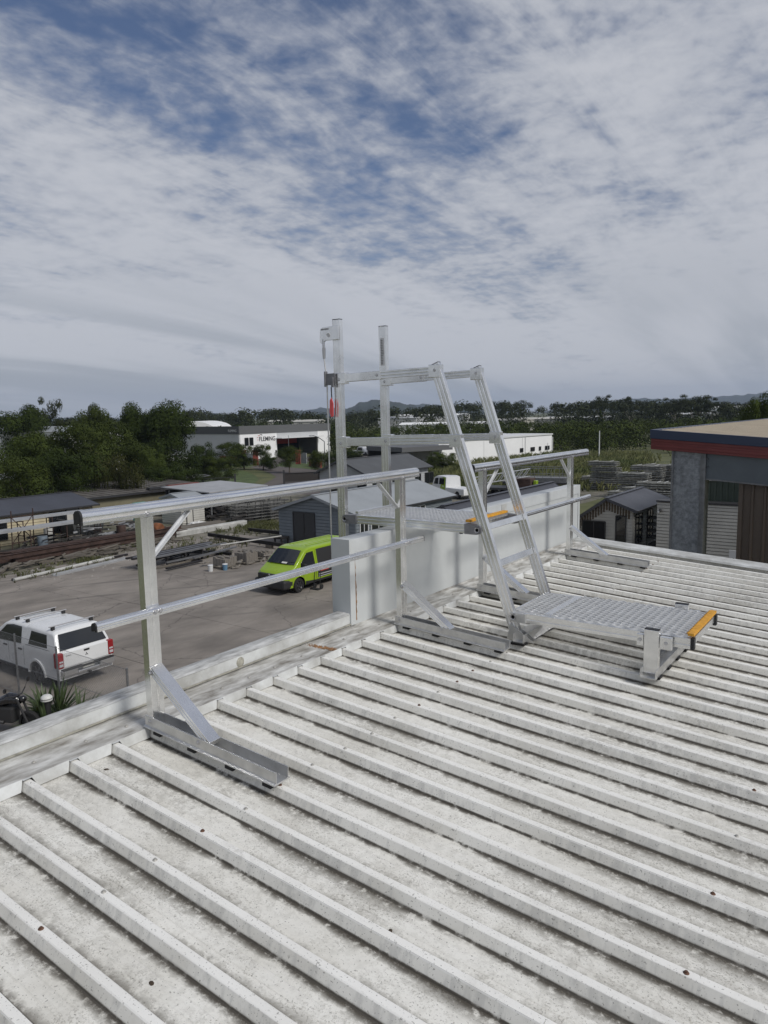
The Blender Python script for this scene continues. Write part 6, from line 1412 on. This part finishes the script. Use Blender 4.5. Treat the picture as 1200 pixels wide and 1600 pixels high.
def tree(name, label, cat, px, top, wpx, d, kind, base=.08, gy=None, group=None):
    """px, top, wpx: column, top row and width in the photo; d: distance on the ground"""
    p = col(px, d) if gy is None else gp(px, gy); dd = math.hypot(p.x-CAM.x, p.y-CAM.y); r = ray(px, top); z = (CAM+r*(dd/math.hypot(r.x, r.y))).z+G; w_ = wpx*dd/FPX*(1.35 if 300 < px < 700 else 1.08)
    t = thing(name, label, cat, (p.x, p.y, -G), random.uniform(0, 6), group); zb = base*z
    c = link('crown', CR[kind], t, (0, 0, zb)); c.scale = (w_, w_, z-zb)
    tr = link('trunk', TR[1 if kind == 'gum' else 0], t); s = max(1.2, min(w_, z)); tr.scale = (s*.8, s*.8, z*.9)
    return t
T = [ # left-hand belt
 ('shade_tree','dense round-topped tree behind the white flat-roofed building','tree',32,631,72,112,'dome',.1), ('gum_tree','feathery upright gum tree beside the round-topped tree','tree',80,620,44,118,'gum',.1),
 ('shade_tree','broad dark tree between the feathery gum and the big domed tree','tree',152,629,62,100,'dome2',.1), ('shade_tree','big double-domed fig tree, darkest and densest in the belt','tree',262,624,78,88,'dome',.05), ('shade_tree','tall domed fig tree touching the darkest dense tree','tree',218,627,66,90,'dome',.05),
 ('bushy_tree','loose leafy tree with pale sprays in front of the white building','tree',22,676,90,68,'bushy2',.05), ('bushy_tree','bushy tree behind the aerial pole','tree',110,658,95,76,'bushy',.05), ('bushy_tree','leafy tree in front of the broad dark tree','tree',160,655,95,80,'bushy',.05),
 ('bushy_tree','drooping olive tree with hanging sprays behind the long shed','tree',178,706,72,66,'weep',.02), ('bushy_tree','dark bushy tree behind the cream shed gable','tree',92,696,110,66,'shrub',.0), ('bushy_tree','dark bushy tree over the cream shed roof','tree',32,712,100,62,'bushy',.0), ('bushy_tree','light green rounded bush below the dark fig','tree',234,702,44,74,'bushy2',.05), ('bushy_tree','mid-green bush between olive tree and fig','tree',208,690,70,78,'bushy',.03), ('shrub','low dark shrub beside the long shed end','shrub',250,722,70,72,'shrub',.0), ('shrub','low shrub under the fig by the white parked cars','shrub',284,728,56,80,'shrub',.0), ('bushy_tree','dark bush filling in below the feathery gum','tree',60,672,80,92,'dome2',.0), ('bushy_tree','dark bush at the foot of the broad dark tree','tree',135,690,90,82,'shrub',0),
 # around the lawn and factory
 ('shrub','dark pointed shrub beside the thin pale pole','shrub',312,690,30,108,'shrub',.0), ('shrub','rounded shrub at the corner of the lawn','shrub',336,712,40,90,'bushy',.0), ('shrub','dark shrub behind the rounded lawn shrub','shrub',312,706,44,92,'shrub',.0), ('shrub','big dark shrub against the grey factory wall','shrub',357,690,40,112,'bushy',.0), ('shrub','leafy shrub against the factory windows','shrub',378,693,30,114,'bushy2',.0), ('shrub','upright shrub beside the tall brick pillar','shrub',408,693,26,112,'bushy',.0), ('shrub','low dark shrub right of the tall brick pillar','shrub',420,712,16,110,'shrub',.0),
 ('round_tree','clipped round tree before the wide factory door','tree',449,695,32,104,'ball',.18), ('round_tree','smaller clipped round tree beside the street lamp','tree',493,702,26,98,'ball',.2), ('shrub','shrub behind the street lamp','shrub',520,705,26,108,'shrub',.0), ('shrub','dark shrub beside the parked utilities','shrub',545,702,40,120,'shrub',.0), ('shrub','shrub between utilities and carport','shrub',622,700,40,125,'shrub',.0), ('shrub','spiky light shrub against the white warehouse','shrub',692,705,38,100,'bushy2',.0), ('shrub','bush beside the carport pier','shrub',672,712,24,98,'bushy',.0),
 # right
 ('cone_tree','dark cone-shaped tree standing out of the scrub belt','tree',938,640,24,190,'cone',.0), ('bushy_tree','light green leafy tree beyond the sand-coloured roof','tree',1195,606,66,70,'bushy2',.1), ('gum_tree','tall gum in the group above the red fascia, broad crown','tree',1085,616,60,230,'gum',.25), ('gum_tree','tall gum in the group above the red fascia, beside the broad one','tree',1055,621,50,240,'gum',.25), ('gum_tree','tall gum right of the broad gum above the fascia','tree',1112,621,40,225,'gum',.25), ('gum_tree','slender gum left of the gum group above the paddock','tree',985,619,40,260,'gum',.25), ('gum_tree','gum with rounded crown near the slender gum','tree',940,617,44,270,'gum',.25)]
for a in T: tree(*a)

# far wood and scrub: one mass each
def mass(name, label, cat, m, items, n, s, seed):
    rq = random.Random(seed); b = MB()
    for (x, y, z0, z1, r) in items:
        k = max(2, int((z1-z0)/(r*1.1)))
        for i in range(k):
            q = (i+.5)/k; rr_ = r*(1-.35*q)*rq.uniform(.7, 1.1); leaves(b, (x+rq.uniform(-.4,.4)*r, y+rq.uniform(-.4,.4)*r, -G+z0+(z1-z0)*q), rr_, n, s*r, rq, .8, -.6)
    return tag(b.build(name, m, None, fix=False), label, cat, None, 'stuff')
rq = random.Random(77); items = []
def skyline(px):     # row of the tree tops along the horizon in the photo
    return interp([(-150, 655), (0, 652), (180, 652), (290, 640), (370, 640), (400, 637), (440, 635), (480, 645), (520, 648), (560, 640), (600, 636), (650, 634), (690, 628), (760, 624), (830, 623), (880, 628), (930, 620), (990, 621), (1040, 625), (1090, 618), (1130, 628), (1200, 630), (1350, 626)], px)
for i in range(520):
    px = rq.uniform(-150, 1350); d = rq.uniform(240, 620); p = col(px, d); r = ray(px, skyline(px)+rq.uniform(-1, 9)); zt = (CAM+r*(d/math.hypot(r.x, r.y))).z+G
    if zt < 5: continue
    items.append((p.x, p.y, zt*.18, zt*.97, rq.uniform(3.2, 6.0)))
mass('woodland', 'far belt of dark gum woodland along the horizon', 'woodland', M_gum, items, 150, .105, 4)
items = []
for i in range(430):
    px = rq.uniform(520, 1240); d = rq.uniform(140, 240); p = col(px, d); zt = rq.uniform(3.5, 6.0)*(1.0 if px > 640 else .8)
    items.append((p.x, p.y, .0, zt, rq.uniform(1.5, 3.2)))
mass('scrubland', 'dark green scrub belt between the paddock and the far woodland', 'scrub', M_mid, items, 130, .10, 5)
items = []
for i in range(170):
    px = rq.uniform(-200, 560); d = rq.uniform(150, 260); p = col(px, d); zt = rq.uniform(4, 6.5); items.append((p.x, p.y, 0, zt, rq.uniform(2, 4)))
mass('tree_line', 'dark tree line behind the factory and the left-hand belt', 'trees', M_figs, items, 120, .105, 6)
# ================================================================== hills
M_hill = mat('forested_hill', (0.022, 0.032, 0.022), .95, 0, .4, .02, bump=.6, bscale=.05)
def hill(pts, d, dep, base=-40):
    """ridge line through photo points at distance d"""
    v = []; f = []; rq = random.Random(len(pts)*7+int(d)); xs_ = [pts[0][0]+(pts[-1][0]-pts[0][0])*i/90 for i in range(91)]; K = 9
    for x in xs_:
        y = interp(pts, x)+math.sin(x*.31)*.8+rq.uniform(-.5, .5); r = ray(x, y); h = math.hypot(r.x, r.y); P0 = CAM+r*(d/h); dirv = Vector((r.x/h, r.y/h, 0))
        for k in range(K):
            q = -1+2*k/(K-1); z = base+(P0.z-base)*max(0, (1-q*q))**.8; v.append(Vector((P0.x, P0.y, z))+dirv*q*dep)
    for i in range(90):
        for k in range(K-1): f.append((i*K+k, (i+1)*K+k, (i+1)*K+k+1, i*K+k+1))
    struct(MB().add(v, f).build('hill', M_hill, None, True, fix=False))
hill([(525, 648), (545, 638), (560, 630), (580, 625), (600, 624), (625, 630), (640, 632), (670, 640), (700, 646)], 1900, 400)
hill([(380, 655), (400, 645), (430, 640), (450, 641), (480, 641), (500, 637), (530, 638), (560, 640), (620, 634), (660, 631), (690, 633), (760, 640), (830, 650)], 3300, 600)
hill([(840, 646), (880, 637), (920, 630), (960, 628), (1000, 622), (1040, 624), (1100, 620), (1150, 618), (1190, 614), (1240, 610), (1330, 622), (1420, 640)], 4200, 900)
hill([(-200, 660), (-80, 648), (60, 652), (180, 655), (330, 645), (400, 655)], 3900, 800)
# ================================================================== air
hb = MB(); hb.box(-5200, 4200, -900, 6800, -60, 190)
ho = hb.build('haze', None); ho['kind'] = 'stuff'; tag(ho, 'thin bluish haze filling the distance before the hills', 'haze')
hm = bpy.data.materials.new('haze_air'); hm.use_nodes = True; nt = hm.node_tree; nt.nodes.remove(nt.nodes['Principled BSDF'])
pv_ = nt.nodes.new('ShaderNodeVolumePrincipled'); pv_.inputs['Color'].default_value = (0.60, 0.73, 0.95, 1); pv_.inputs['Density'].default_value = 0.00013; pv_.inputs['Anisotropy'].default_value = 0.0
nt.links.new(pv_.outputs[0], nt.nodes['Material Output'].inputs['Volume']); ho.data.materials.append(hm)
